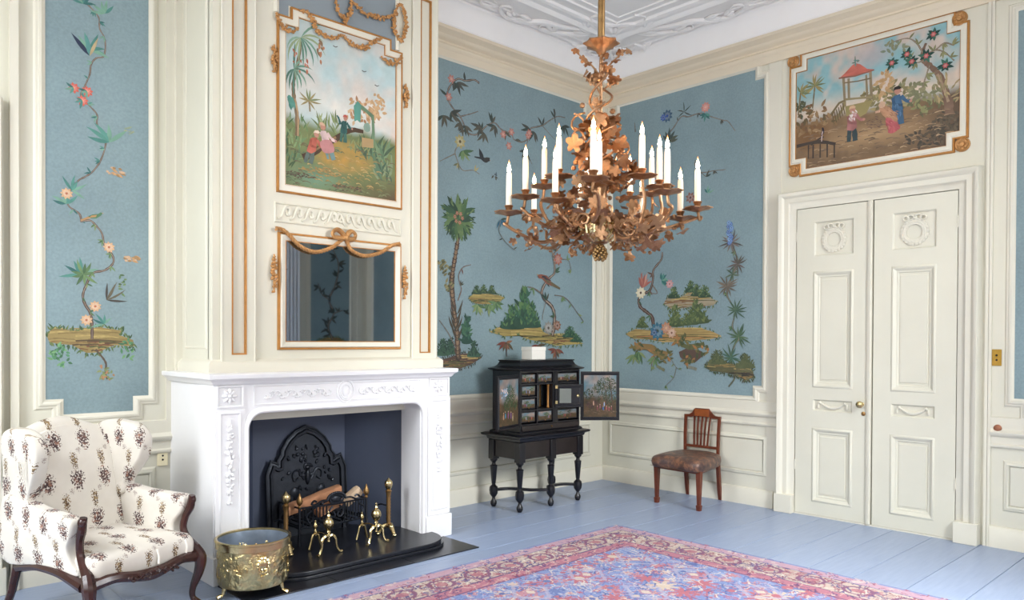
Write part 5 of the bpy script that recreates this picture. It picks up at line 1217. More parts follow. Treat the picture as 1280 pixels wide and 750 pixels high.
cb = thing('display_cabinet', 'black ebony cabinet with open doors showing painted drawers', 'cabinet', (-1.46, -.39, .70))
X0, X1, Y0, Y1 = -1.862, -1.058, -.588, -.22
g = G(); g.box((X0, Y0, .70), (X1, Y1, .725)); g.box((X0, Y0, 1.255), (X1, Y1, 1.275)); g.box((X0, Y0, .725), (X0 + .018, Y1, 1.255)); g.box((X1 - .018, Y0, .725), (X1, Y1, 1.255)); g.box((X0 + .018, Y1 - .012, .725), (X1 - .018, Y1, 1.255)); g.box((X0 + .018, Y0, .778), (X1 - .018, Y1 - .012, .79))
build('carcass', g, EBONY, cb, smooth=0)
build('base_molding', G().frame(rect(X0, Y0, X1, Y1), [(0, .70), (.02, .70), (.02, .712), (.008, .72), (0, .724)], mapI), EBONY, cb)
dr = build('base_drawer', G().box((X0 + .02, Y0 - .008, .728), (X1 - .02, Y0 + .2, .776)), EBONY2, cb, bevel=.002)
build('drawer_knob', G().sph((-1.46, Y0 - .014, .752), .008), DARKBRASS, dr)
build('cornice', G().frame(rect(X0, Y0, X1, Y1), [(-.1, 1.272), (0, 1.272), (.015, 1.276), (.03, 1.284), (.034, 1.292), (.02, 1.298), (-.01, 1.308), (-.03, 1.325), (-.042, 1.35), (-.045, 1.358), (-.036, 1.36), (-.036, 1.37), (-.12, 1.37)], mapI).box((X0 + .05, Y0 + .05, 1.33), (X1 - .05, Y1 - .05, 1.3695)), EBONY, cb)
n3 = vnoise(21)
def scene_cols(sd, warm=.5):
    def f(s, t):
        q = n3(s * 4 + sd, t * 4 + sd * 2); q2 = n3(s * 11 + sd, t * 11)
        sky = mixc(lin('#6f93a0'), lin('#c0a08c'), min(1, max(0, q * 1.6 - .4)))
        grd = mixc(lin('#4a4a34'), lin('#7a5a40'), q2)
        c = mixc(grd, sky, min(1, max(0, (t - .42 - .2 * (q - .5)) * 9))); return tuple(x * (.42 + .3 * q2) for x in c)
    return f
def drawer(x0, x1, z0, z1, sd):
    d = build('drawer', G().box((x0, Y0 + .012, z0), (x1, Y0 + .24, z1)), EBONY, cb, bevel=.002)
    mp = lambda u, v, w: (u, Y0 + .0115 - w, v)
    build('painted_front', ground(mp, x0 + .012, z0 + .012, x1 - .012, z1 - .01, .001, scene_cols(sd), 16, 10), PAINT, d, smooth=0, recalc=False)
    p = Paint(mp, .0012); p.veil = 0; R = random.Random(sd)
    for k in range(3): p.dabs(R.uniform(x0 + .03, x1 - .03), z0 + (z1 - z0) * R.uniform(.4, .75), .025, .018, ('#3a4a30', '#4a5a3c', '#55603c'), 14, .016)
    for k in range(3): p.blob(R.uniform(x0 + .04, x1 - .04), z0 + (z1 - z0) * .38, .006, .016, R.choice(('#a8483a', '#5a6a8a', '#c09a78', '#7a3a4a')), 7)
    build('painted_figures', p, PAINT, d, smooth=0, recalc=False)
    build('drawer_knob', G().sph(((x0 + x1) / 2, Y0 + .004, z0 + .008), .006), DARKBRASS, d)
CA, CB_, CC = (-1.838, -1.655), (-1.628, -1.432), (-1.372, -1.08)
rows = [(1.162, 1.247), (1.045, 1.14), (.925, 1.022), (.803, .902)]
for i, (a, b) in enumerate(rows): drawer(*CA, a, b, i + 1); drawer(*CC, a, b, i + 11)
drawer(*CB_, *rows[0], 31); drawer(*CB_, *rows[3], 33)
g = G()
for a in (-1.643, -1.43, -1.374): g.box((a, Y0 + .004, .79), (a + .014, Y1 - .012, 1.255))
for a, b in ((X0 + .018, -1.643), (-1.36, X1 - .018), (-1.629, -1.43)):
    for z in (1.144, 1.025, .905): g.box((a, Y0 + .006, z), (b, Y1 - .012, z + .014)) if not (a == -1.629 and z == 1.025) else None
g.box((-1.416, Y0 + .002, .79), (-1.374, Y1 - .012, 1.255))
build('divider', g, EBONY, cb, smooth=0)
build('niche_mirror', G().box((-1.60, Y0 + .10, .925), (-1.455, Y0 + .104, 1.14)), MIRROR, cb, smooth=0, label='small mirror in the middle niche')
g = G()
for x in (-1.612, -1.448): build('gilt_column', G().lathe([(.012, .92), (.014, .93), (.009, .94), (.009, 1.12), (.014, 1.13), (.012, 1.142)], (x, Y0 + .05, 0), 10), GILT, cb)
build('niche_mirror', G().add([(-1.626, Y0 + .03, .925), (-1.612, Y0 + .10, .925), (-1.612, Y0 + .10, 1.14), (-1.626, Y0 + .03, 1.14)], [(0, 1, 2, 3)]), MIRROR, cb, smooth=0)
def cab_door(hx, hy, ang, W, z0, z1, nm, sd, mirror=False, label=None):
    d = Vector((cos(radians(ang)), -sin(radians(ang)), 0)); n_ = Vector((d.y, -d.x, 0))
    if n_.y > 0: n_ = -n_
    mp = lambda u, v, w: (hx + d.x * u + n_.x * w, hy + d.y * u + n_.y * w, v)
    o = build(nm, G().box((.004, z0, -.02), (W, z1, 0), mp).frame(rect(.034, z0 + .034, W - .03, z1 - .034), [(0, 0), (0, .002), (.008, .006), (.016, .002), (.018, 0)], mp), EBONY, cb, label=label, smooth=30)
    a, b, c, e = .036, z0 + .036, W - .032, z1 - .036
    if mirror:
        build('mirror_pane', G().box((a + .005, b + .004, 0), (a + (c - a) * .6, e - .004, .003), mp), MIRROR, o, smooth=0)
        build('brass_knob', G().sph(mp(W - .045, (z0 + z1) / 2, .008), (.018, .014, .018)), BRASS, o)
        for z in (z0 + .03, z1 - .04): build('brass_hinge', G().box((.0, z, 0), (.022, z + .03, .004), mp), BRASS, o)
        return
    build('painted_panel', ground(mp, a, b, c, e, .0015, scene_cols(sd), 36, 44), PAINT, o, smooth=0, recalc=False)
    p = Paint(mp, .0018); p.veil = 0; W_, H_ = c - a, e - b
    q = lambda s, t: (a + W_ * s, b + H_ * t)
    if sd == 70:
        for cx, cy, rx, ry, k in ((.72, .8, .1, .06, 60), (.5, .7, .07, .06, 40), (.15, .55, .05, .05, 26), (.85, .5, .06, .12, 50), (.6, .5, .06, .06, 26)): p.dabs(*q(cx, cy), rx, ry, ('#2c3a2a', '#3a4a34', '#4a5438', '#55503a', '#28341f'), k * 3, .016)
        p.stroke([q(.9, .1), q(.86, .5), q(.8, .85)], .014, '#4a3a2c', .006); p.stroke([q(.7, .3), q(.68, .6), q(.6, .8)], .008, '#4a3a2c', .004)
        p.dabs(*q(.25, .3), .06, .04, ('#4a2f30', '#5f3f3a', '#4a3a34'), 60, .018); p.dabs(*q(.5, .12), .16, .02, ('#5a4a3a', '#7a6248', '#4a3c30'), 60, .018, 0, .25)
        for s, t, cc in ((.42, .2, '#7a3a44'), (.5, .24, '#8a4a5a'), (.6, .2, '#3f5f94'), (.63, .3, '#8aa0c0'), (.7, .2, '#a04a4a'), (.78, .18, '#94384a'), (.85, .2, '#7a3a3a'), (.3, .32, '#c89a7a')):
            x, z = q(s, t); p.blob(x, z, .006, .02, cc, 9); p.blob(x, z + .022, .004, .005, '#c09a80', 7)
    else:
        for cx, cy, rx, ry, k in ((.45, .68, .07, .08, 60), (.25, .5, .06, .08, 40), (.6, .45, .05, .06, 36)): p.dabs(*q(cx, cy), rx, ry, ('#2f4a2c', '#3a5434', '#55603c', '#28401f'), k * 3, .016)
        p.stroke([q(.42, .2), q(.48, .5), q(.42, .75)], .012, '#5a4a34', .006); p.dabs(*q(.75, .72), .06, .05, ('#6f9ac0', '#8fb0cc', '#d0b8b0'), 22, .03)
        for s, t, cc in ((.4, .2, '#7a4a84'), (.55, .22, '#8a4a7a'), (.7, .22, '#3f7f9a'), (.3, .16, '#a08a60'), (.8, .2, '#a07a5a')):
            x, z = q(s, t); p.blob(x, z, .009, .03, cc, 9); p.blob(x, z + .034, .005, .006, '#c09a80', 7)
    build('painted_figures', p, PAINT, o, smooth=0, recalc=False)
cab_door(-1.868, -.592, 165, .375, .768, 1.243, 'door', 55, label='left door swung back, painted inside')
cab_door(-1.052, -.592, 40, .385, .776, 1.252, 'door', 70, label='right door swung out, painted with a garden party')
cab_door(-1.405, -.592, 40, .26, .925, 1.14, 'inner_door', 0, True, label='small inner door with a mirror pane')
bx = build('white_box', G().box((-1.555, -.43, 1.3705), (-1.372, -.29, 1.46)).box((-1.558, -.433, 1.455), (-1.369, -.287, 1.49)), WHITEBOX, bevel=.003, smooth=0)
tag(bx, 'small white box standing on top of the black cabinet', 'box')

# ================================================================== SIDE CHAIR BY THE DOOR WALL
ch = thing('side_chair', 'mahogany side chair with a brown leather seat and barred back against the door wall', 'chair', (-.32, -1.36, 0))
FLp, FRp, BLp, BRp = (-.583, -1.165), (-.603, -1.645), (-.075, -1.145), (-.075, -1.515)
for x, y in (FLp, FRp):
    g = G().loft([[(x + a * r_, y + b * r_, z) for a, b in ((-1, -1), (1, -1), (1, 1), (-1, 1))] for z, r_ in ((0, .017), (.045, .021), (.05, .021), (.053, .014), (.37, .024))])
    build('leg', g, SATIN, ch, smooth=0)
for (x, y), yt in ((BLp, -1.122), (BRp, -1.506)):
    c = cat([(x + .055, y, 0), (x + .03, y, .12), (x, y, .38)], 4); build('leg', G().loft([[(q.x + a * .016, q.y + b * .016, q.z) for a, b in ((-1, -1), (1, -1), (1, 1), (-1, 1))] for q in c]), SATIN, ch, smooth=30)
    c = [(x, y, .38), (x + .012, (y + yt) / 2, .6), (x + .04, yt, .815)]
    build('back_post', G().loft([[(q.x + a * .011, q.y + b * .013, q.z) for a, b in ((-1, -1), (1, -1), (1, 1), (-1, 1))] for q in cat(c, 5)]), SATIN, ch, smooth=30)
g = G(); SEATO = [(-.635, -1.135), (-.66, -1.40), (-.635, -1.68), (-.06, -1.54), (-.06, -1.12)]
so = [p.to_2d() for p in cat([(x, y, 0) for x, y in SEATO], 6, True)]; cx_, cy_ = -.35, -1.38
rings = [[(cx_ + (q.x - cx_) * k, cy_ + (q.y - cy_) * k, z) for q in so] for z, k in ((.355, .93), (.362, .97), (.40, 1.0), (.43, .99), (.452, .94), (.468, .8), (.475, .5), (.477, .1))]
build('seat', G().loft(rings), LEATHER, ch, smooth=60, label='worn brown leather seat')
build('seat_rail', G().prism([(-.60, -1.15), (-.62, -1.66), (-.075, -1.53), (-.075, -1.13)], .335, .36), SATIN, ch)
g = G()
for i in range(44):
    t_ = i / 43; a, b = ((-.647, -1.13), (-.647, -1.685)); 
    g.sph((-.652 - .02 * sin(pi * t_), -1.14 - .53 * t_, .366), .004, 5, 3)
build('brass_nails', g, DARKBRASS, ch); ch.children[-1]['kind'] = 'stuff'
build('cross_rail', G().box((-.078, -1.505, .495), (-.056, -1.14, .52)), SATIN, ch, bevel=.003)
tp = lambda s, z: (-.035 - .03 * (.81 - z) / .3, -s, z)
crest = [(1.122, .79), (1.122, .815), (1.17, .818), (1.205, .84), (1.222, .872), (1.24, .884), (1.39, .884), (1.405, .872), (1.422, .84), (1.455, .818), (1.506, .815), (1.506, .79), (1.44, .79), (1.40, .80), (1.228, .80), (1.19, .79)]
build('crest_rail', G().prism(crest, -.012, .012, lambda u, v, w: (-.037 - w, -u, v)), SATIN, ch, bevel=.002, smooth=30)
build('tablet', G().box((1.232, .805, .012), (1.398, .876, .016), lambda u, v, w: (-.037 - w, -u, v)), mat('inlaid_mahogany', '#96522c', .25, var=.2, vscale=12), ch, bevel=.002)
for k in range(5):
    s0 = 1.225 + .18 * k / 4; s1 = 1.24 + .15 * k / 4
    build('splat_bar', G().loft([[(x + a * .006, y + b * .0075, z) for a, b in ((-1, -1), (1, -1), (1, 1), (-1, 1))] for x, y, z in ((-.066, -s1, .515), (-.055, -(s0 + s1) / 2, .66), (-.037, -s0, .805))]), SATIN, ch, smooth=0)

# ================================================================== WINGED ARMCHAIR
def fabric_mat():
    t = NT('sprigged_linen'); uv = t.coord('UV')
    def layer(cw, chh, ox, oy, rx, ry, nscale, thr, sq=0):
        s = t.n('ShaderNodeSeparateXYZ'); t.l(uv, s.inputs[0])
        row = t.math('FLOOR', t.math('DIVIDE', t.math('ADD', s.outputs[1], oy), chh))
        odd = t.math('MULTIPLY', t.math('MODULO', t.math('ABSOLUTE', row), 2.0), .5 * cw)
        fx = t.math('SUBTRACT', t.math('FRACT', t.math('DIVIDE', t.math('ADD', t.math('ADD', s.outputs[0], ox + 8 * cw), odd), cw)), .5)
        fy = t.math('SUBTRACT', t.math('FRACT', t.math('DIVIDE', t.math('ADD', s.outputs[1], oy + 8 * chh), chh)), .5)
        dx = t.math('DIVIDE', t.math('MULTIPLY', fx, cw), rx); dy = t.math('DIVIDE', t.math('MULTIPLY', fy, chh), ry)
        # drop shape: narrower towards the bottom
        dx = t.math('MULTIPLY', dx, t.math('SUBTRACT', 1.15, t.math('MULTIPLY', dy, .35)))
        r2 = t.math('ADD', t.math('MULTIPLY', dx, dx), t.math('MULTIPLY', dy, dy))
        nz = t.noise(nscale, 2, uv)
        k = t.math('SUBTRACT', nz, t.math('MULTIPLY', r2, .16))
        m = t.math('MULTIPLY', t.math('GREATER_THAN', k, thr), t.math('LESS_THAN', r2, 1.25))
        return m, r2
    base = t.ramp(t.noise(5, 3, uv), [(.3, lin('#cfc8bd')), (.7, lin('#dad4ca'))])
    m1, r1 = layer(.185, .235, .0, .06, .05, .06, 88, .405)
    m2, r2 = layer(.185, .235, .0925, .18, .027, .055, 110, .415)
    m3, r3 = layer(.185, .235, .05, .12, .02, .022, 130, .45)
    c1 = t.ramp(t.noise(38, 2, uv), [(.4, lin('#463638')), (.55, lin('#66504c')), (.62, lin('#946c5c'))])
    c2 = t.ramp(t.noise(60, 2, uv), [(.4, lin('#5a4638')), (.6, lin('#947c58'))])
    c = t.mix(m1, base, c1); c = t.mix(m2, c, c2); c = t.mix(t.math('MULTIPLY', m3, .7), c, lin('#8a7870'))
    t.col(c); t.b.inputs['Roughness'].default_value = .85; t.b.inputs['Specular IOR Level'].default_value = .2
    t.b.inputs['Sheen Weight'].default_value = .1
    t.bump(t.noise(350, 2, uv), .2, .001)
    return t.m
FAB = fabric_mat()
wc_ = thing('wing_armchair', 'winged armchair in sprigged cream fabric with carved dark wood frame', 'armchair', (-5.37, -.765, 0), radians(18))
wc_.scale = (.915, 1, .955)
def fab(name, g, proj, **kw):
    i, j = {'xz': (0, 2), 'yz': (1, 2), 'xy': (0, 1)}[proj]
    if name == 'seat': g.uv = [(v[0], v[1] + v[2]) for v in g.v]
    elif name == 'wing': g.uv = [(v[1] - abs(v[0]), v[2]) for v in g.v]
    elif name == 'arm': g.uv = [(v[1], v[2] + abs(v[0])) for v in g.v]
    else: g.uv = [(v[i], v[j]) for v in g.v]
    return build(name, g, FAB, wc_, local=True, smooth=60, **kw)
# seat
so = [p.to_2d() for p in cat([(x, y, 0) for x, y in ((-.345, -.395), (-.2, -.435), (0, -.445), (.2, -.435), (.345, -.395), (.315, 0), (.29, .26), (0, .28), (-.29, .26), (-.315, 0))], 5, True)]
rings = [[(q.x * k, q.y * k, z) for q in so] for z, k in ((.315, .97), (.33, .995), (.40, 1.0), (.425, .985), (.445, .95), (.462, .8), (.47, .5), (.472, .1))]
fab('seat', G().loft(rings), 'xy', sub=0)
# backrest
rings = []
N = 24
for i in range(N + 1):
    x = -.295 + .59 * i / N; e = abs(x) / .295
    zt = 1.055 + .085 * cos(min(1, e) * pi / 2) ** 1.3; R_ = []
    for k in range(9):
        z = .36 + (zt - .05 - .36) * k / 8; lean = .16 + .20 * ((z - .36) / .75); R_.append((x, lean - .05 - .035 * sin(pi * min(1, max(0, (z - .36) / .7))) * (1 - e * e * .7), z))
    yl = .16 + .20 * ((zt - .36) / .75)
    for k in range(7):
        a = pi * k / 6; R_.append((x, yl + .02 - .06 * cos(a), zt - .05 + .05 * sin(a)))
    for k in range(5):
        z = (zt - .06) - (zt - .06 - .36) * k / 4; R_.append((x, .16 + .20 * ((z - .36) / .75) + .075, z))
    rings.append(R_)
fab('backrest', G().loft(rings), 'xz')
def slab(outline, x0, th, flare, z_out, name):
    """upholstered upright: rounded slab in the y-z plane, flaring outwards (sg = side)"""
    for sg in (-1, 1):
        o2 = [p for p in cat([(y, z, 0) for y, z in outline], 4, True)]
        cy = sum(p.x for p in o2) / len(o2); cz = sum(p.y for p in o2) / len(o2); rings = []
        for f, ins in ((-1, .82), (-.92, .93), (-.6, .985), (0, 1.0), (.6, .985), (.92, .93), (1, .82)):
            ring = []
            for p in o2:
                y = cy + (p.x - cy) * (1 - (1 - ins) * .35); z = cz + (p.y - cz) * (1 - (1 - ins) * .35)
                ring.append((sg * (x0 + flare(p.x, p.y) + th * f), y, z))
            rings.append(ring)
        g = G().loft(rings); fab(name, g, 'yz')
WING = [(.38, .64), (.385, .85), (.40, 1.03), (.33, 1.095), (.22, 1.105), (.08, 1.08), (.005, 1.01), (.01, .90), (.075, .79), (.125, .72), (.14, .64)]
slab(WING, .295, .045, lambda y, z: .035 * max(0, (.38 - y) / .3) * max(0, min(1, (z - .62) / .25)) + .03 * max(0, z - .95), None, 'wing')
ARM = [(.36, .345), (.36, .70), (.15, .70), (0, .68), (-.18, .672), (-.31, .665), (-.345, .635), (-.325, .57), (-.275, .50), (-.285, .43), (-.34, .37), (-.30, .345), (0, .36)]
slab(ARM, .318, .045, lambda y, z: .05 * max(0, (.2 - y) / .55) * max(0, (z - .35) / .3), None, 'arm')
# carved wood
for sg in (-1, 1):
    P = [(.372, -.385, .655), (.374, -.405, .635), (.368, -.385, .615), (.362, -.36, .63), (.352, -.345, .665), (.356, -.38, .672), (.356, -.365, .60), (.346, -.335, .54), (.338, -.325, .47), (.342, -.355, .41), (.352, -.405, .36), (.358, -.435, .32)]
    build('arm_support', G().tube(cat([(sg * a, b, c) for a, b, c in P[5:]], 5), [.02, .024, .021, .021, .024, .03, .034], 8), MAHOG, wc_, local=True, label='dark carved wooden arm support')
    g = G().sph((sg * .36, -.375, .645), (.024, .026, .028), 10, 8); build('arm_scroll', g, MAHOG, wc_, local=True)
    build('leg', G().tube(cat([(sg * .352, -.405, .36), (sg * .366, -.44, .30), (sg * .36, -.435, .22), (sg * .342, -.405, .12), (sg * .34, -.405, .06), (sg * .356, -.44, .022)], 5), [.034, .038, .03, .02, .017, .024], 10), MAHOG, wc_, local=True)
    g = G().sph((sg * .358, -.448, .02), (.03, .032, .02), 8, 6); build('foot_scroll', g, MAHOG, wc_, local=True)
    build('leg', G().tube([(sg * .29, .30, .35), (sg * .295, .36, .15), (sg * .30, .43, .0)], [.028, .024, .02], 8), MAHOG, wc_, local=True)
    c = cat([(sg * .36, -.39, .305), (sg * .355, -.18, .345), (sg * .34, .05, .345), (sg * .30, .28, .30)], 6)
    build('side_rail', G().tube(c, [.034, .026, .026, .034], 8), MAHOG, wc_, local=True)
c = cat([(-.35, -.42, .31), (-.22, -.445, .325), (-.1, -.455, .305), (0, -.46, .295), (.1, -.455, .305), (.22, -.445, .325), (.35, -.42, .31)], 6)
build('front_rail', G().tube(c, [.036, .028, .03, .036, .03, .028, .036], 8), MAHOG, wc_, local=True)
g = G(); R = random.Random(2)
for k in range(26):
    x = -.16 + .32 * k / 25; M = Matrix.Rotation(R.uniform(-1, 1), 3, 'Y'); g.sph((x, -.485, .30 + R.uniform(-.016, .016)), (R.uniform(.01, .02), .01, .009), 6, 4, M)
for sx in (-1, 1): g.tube(cat([(sx * a, -.485, b) for a, b in ((.02, .30), (.06, .315), (.09, .30), (.07, .287), (.06, .3))], 4), .007, 6)
build('carved_apron', g, MAHOG, wc_, local=True)
g = G()
for k in range(5):
    x = -.37 - .01 * k; g.tube(cat([(x, .10, 1.0 - .02 * k), (x - .02, .08, .94), (x - .005, .09, .86), (x - .02, .085, .78 + .02 * k)], 4), .0022, 4)
g.tube(cat([(.05, -.447, .42), (.055, -.455, .38), (.05, -.46, .34)], 4), .006, 5); g.tube(cat([(.26, -.43, .43), (.265, -.44, .39), (.26, -.44, .35)], 4), .006, 5)
g.uv = [(0, 0)] * len(g.v)
o = build('loose_threads', g, mat('loose_thread', '#ebe6dc', .9, var=0), wc_, local=True); o['kind'] = 'stuff'

# ================================================================== CHANDELIER
CX_, CY_ = -3.606, -2.968
cd = thing('chandelier', 'gilt bronze chandelier of vine leaves and curling arms hanging from the ceiling', 'chandelier', (CX_, CY_, 1.96))
def cpart(name, g, m, **kw): return build(name, G().add([(x + CX_, y + CY_, z) for x, y, z in g.v], g.f), m, cd, **kw)
cpart('rod', G().tube([(0, 0, 3.08), (0, 0, 4.6)], .0185, 12), DARKBRASS)
cpart('ceiling_cup', G().lathe([(.1, 4.6), (.1, 4.585), (.06, 4.56), (.025, 4.54), (.02, 4.5)], seg=20), DARKBRASS)
vs = []; S = 24
prof = [(.02, 3.095), (.05, 3.09), (.083, 3.085), (.086, 3.078), (.055, 3.06), (.03, 3.045), (.022, 3.03), (.01, 3.02)]
for r_, z in prof:
    for k in range(S): q = r_ * (1 + (.12 if k % 3 == 0 else -.04) * (r_ > .05)); vs.append((q * cos(2 * pi * k / S), q * sin(2 * pi * k / S), z))
g = G().add(vs, [(i * S + k, i * S + (k + 1) % S, (i + 1) * S + (k + 1) % S, (i + 1) * S + k) for i in range(len(prof) - 1) for k in range(S)])
cpart('crown_canopy', g, ORMOLU)
cpart('stem', G().lathe([(.008, 3.02), (.012, 2.95), (.008, 2.9), (.008, 2.75), (.014, 2.7), (.018, 2.6), (.014, 2.5), (.03, 2.42), (.045, 2.35), (.03, 2.28), (.06, 2.2), (.085, 2.15), (.09, 2.12), (.06, 2.07), (.03, 2.05)], seg=14), ORMOLU)
g = G().lathe([(.002, 2.055), (.05, 2.06), (.09, 2.09), (.105, 2.13), (.1, 2.15)], seg=24)
for k in range(14):
    a = 2 * pi * k / 14; g.tube([(.11 * cos(a), .11 * sin(a), 2.15), (.1 * cos(a), .1 * sin(a), 2.1), (.05 * cos(a), .05 * sin(a), 2.062)], .008, 5)
cpart('bowl', g, BRASS, label='ribbed gilt bowl at the bottom')
g = G(); R = random.Random(8)
for k in range(46):
    z = 1.968 + .075 * (k / 46); rr = .032 * sin(pi * min(1, .25 + .75 * k / 46) * .9) ; a = k * 2.4; g.sph((rr * cos(a), rr * sin(a), z), .0095, 6, 5)
g.tube([(0, 0, 2.06), (0, 0, 2.04)], .008, 6)
cpart('grape_pendant', g, DARKBRASS)
# twisting vine up the stem
for ph in (0, pi):
    P = [((.03 + .05 * sin(pi * i / 20) * (1 if i < 14 else .5)) * cos(i * .75 + ph), (.03 + .05 * sin(pi * i / 20)) * sin(i * .75 + ph), 2.3 + .65 * i / 20) for i in range(21)]
    cpart('vine_stem', G().tube(cat(P, 4), .0065, 6), ORMOLU)
# leaf meshes shared by every leaf
def leaf_mesh(sd):
    R = random.Random(sd); g = G(); n = 20; vs = [(0, .02, .0)]
    for k in range(n):
        a = -pi / 2 + 2 * pi * k / n; lobe = .62 + .38 * abs(cos((a - pi / 2) * 2.5)) * (1 + R.uniform(-.15, .15)); lobe *= .75 if k == 0 else 1
        x, y = lobe * cos(a) * .5, lobe * sin(a) * .55 + .25; vs.append((x, y, -.35 * x * x + .18 * (y - .25) ** 2 * (1 if sd % 2 else -1) + R.uniform(-.04, .04)))
    g.add(vs, [(0, 1 + k, 1 + (k + 1) % n) for k in range(n)])
    o = build('leaf', g, ORMOLU, smooth=70); d = o.data; bpy.data.objects.remove(o)
    return d
LM = [leaf_mesh(k) for k in range(4)]
def add_leaf(x, y, z, size, R):
    if any(hypot(x - c[0], y - c[1]) < .02 + size * .6 and c[2] - .02 < z + size * .6 < c[2] + .26 for c in CAND): return
    o = bpy.data.objects.new('leaf', R.choice(LM)); COL.objects.link(o); o.parent = cd
    o.location = (x, y, z - 1.96); o.scale = (size,) * 3
    o.rotation_euler = (R.uniform(-1.1, 1.6), R.uniform(-.8, .8), R.uniform(0, 6.28))
# candles: (x, y, base z, length)
CAND = [(-.340, .327, 2.242, .169), (-.277, .269, 2.324, .169), (.110, .591, 2.307, .149), (-.098, .307, 2.408, .169), (-.201, .106, 2.415, .169), (-.300, .037, 2.273, .169), (-.407, -.298, 2.314, .184), (.331, .382, 2.424, .158), (.303, .407, 2.303, .11), (.514, .208, 2.413, .157), (.009, -.256, 2.394, .169), (.563, .160, 2.291, .153), (.451, .008, 2.402, .169), (.200, -.224, 2.371, .169), (.027, -.393, 2.302, .169), (.385, -.226, 2.234, .169), (.391, -.327, 2.273, .169), (-.13, -.1, 2.36, .175)]
LR = random.Random(31); nleaf = 0
small = G()
for i, (x, y, zb, L) in enumerate(CAND):
    r_ = hypot(x, y); a = atan2(y, x); da = LR.uniform(-.25, .25)
    pt = lambda f, z, d=0: (r_ * f * cos(a + d), r_ * f * sin(a + d), z)
    zl = 2.14 + LR.uniform(-.06, .04)
    P = [pt(.12, 2.2, da), pt(.35, zl + .02, da * .8), pt(.62, zl - .03, da * .4), pt(.85, zl, .05), pt(1.04, (zl + zb) / 2 - .02, .04), pt(1.02, zb - .09), pt(1.0, zb - .035)]
    cpart('arm', G().tube(cat(P, 6), [.011, .012, .01, .009, .009, .008, .008], 7), ORMOLU)
    g = G(); S = 16; vs = []
    for rr, z in ((.012, -.05), (.04, -.042), (.068, -.034), (.07, -.03), (.04, -.036), (.012, -.04)):
        for k in range(S): q = rr * (1 + (.16 if k % 2 else -.1) * (rr > .05)); vs.append((x + q * cos(2 * pi * k / S), y + q * sin(2 * pi * k / S), zb + z + (.006 if (k % 4 == 0 and rr > .05) else 0)))
    g.add(vs, [(m * S + k, m * S + (k + 1) % S, (m + 1) * S + (k + 1) % S, (m + 1) * S + k) for m in range(5) for k in range(S)])
    cpart('drip_pan', g, ORMOLU)
    cpart('candle_socket', G().lathe([(.012, -.04), (.018, -.035), (.014, -.025), (.02, -.004), (.024, .0), (.022, .004), (.004, .004)], (x, y, zb), 12), ORMOLU)
    # curls
    for k in range(2):
        f = LR.uniform(.4, .9); c0 = Vector(pt(f, zl - .02 + LR.uniform(-.03, .05), LR.uniform(-.3, .3)))
        if any(hypot(c0.x - c[0], c0.y - c[1]) < .09 and c0.z > c[2] - .1 for c in CAND): continue
        b = LR.uniform(0, 6.28); sz = LR.uniform(.03, .06); q = []
        for m in range(12):
            t_ = m * .55; rr = sz * (1 - m / 15); q.append(c0 + Vector((cos(b) * rr * cos(t_), sin(b) * rr * cos(t_), rr * sin(t_))))
        h = G().tube(q, [.006] * 11 + [.003], 5); cpart('tendril', h, ORMOLU)
    for k in range(8):
        f = LR.uniform(.3, 1.1); d = LR.uniform(-.28, .28); q = pt(f, zl + LR.uniform(-.09, .09) + .06 * (f - .5), d); add_leaf(*q, LR.uniform(.048, .085), LR); nleaf += 1
    for k in range(6):
        f = LR.uniform(.3, 1.); q = pt(f, zl + LR.uniform(-.08, .08), LR.uniform(-.3, .3)); small.sph(q, (LR.uniform(.008, .018), LR.uniform(.008, .018), LR.uniform(.006, .014)), 6, 4)
# leaves round the body, the stem and the top sprigs
for k in range(46):
    a = LR.uniform(0, 6.28); z = LR.uniform(2.1, 2.4); r_ = LR.uniform(.08, .24) * (1.2 - abs(z - 2.22) * 2.5); add_leaf(r_ * cos(a), r_ * sin(a), z, LR.uniform(.05, .08), LR)
for k in range(84):
    a = LR.uniform(0, 6.28); z = LR.uniform(2.36, 2.70); r_ = LR.uniform(.03, .16) * (1 - max(0, z - 2.5) * 2.6); add_leaf(r_ * cos(a), r_ * sin(a), z, LR.uniform(.06, .095), LR)
for z, n, rr in ((2.78, 4, .05), (2.91, 9, .08), (3.0, 2, .03)):
    for k in range(n): a = LR.uniform(0, 6.28); r_ = LR.uniform(.02, rr); add_leaf(r_ * cos(a), r_ * sin(a), z + LR.uniform(-.03, .03), LR.uniform(.045, .07), LR)
for a, z0, L, dz in ((2.45, 2.90, .13, .13), (-.75, 2.90, .13, .15), (2.5, 2.82, .09, .09), (-.7, 2.83, .09, .06), (.9, 2.86, .1, .08), (4.0, 2.86, .1, .08)):
    q = [(L * f * cos(a), L * f * sin(a), z0 + dz * f ** .7) for f in (0, .3, .6, 1)]
    cpart('sprig', G().tube(cat(q, 4), [.006, .005, .004, .003], 5), ORMOLU)
    for f in (.5, .75, 1): add_leaf(L * f * cos(a), L * f * sin(a), z0 + dz * f ** .7, .05, LR)
for b, z0 in ((2.5, 2.6), (-.6, 2.56), (-.4, 2.5), (2.3, 2.68)):
    q = [(cos(b) * (.08 + .05 * sin(m * .5) + .006 * m), sin(b) * (.08 + .05 * sin(m * .5) + .006 * m), z0 + .045 * cos(m * .5)) for m in range(13)]
    cpart('tendril', G().tube(q, .006, 5), ORMOLU)
for k in range(40):
    a = LR.uniform(0, 6.28); z = LR.uniform(2.08, 2.75); r_ = LR.uniform(.03, .14); small.sph((r_ * cos(a), r_ * sin(a), z), LR.uniform(.008, .016), 6, 4)
o = cpart('buds', small, ORMOLU); o['kind'] = 'stuff'
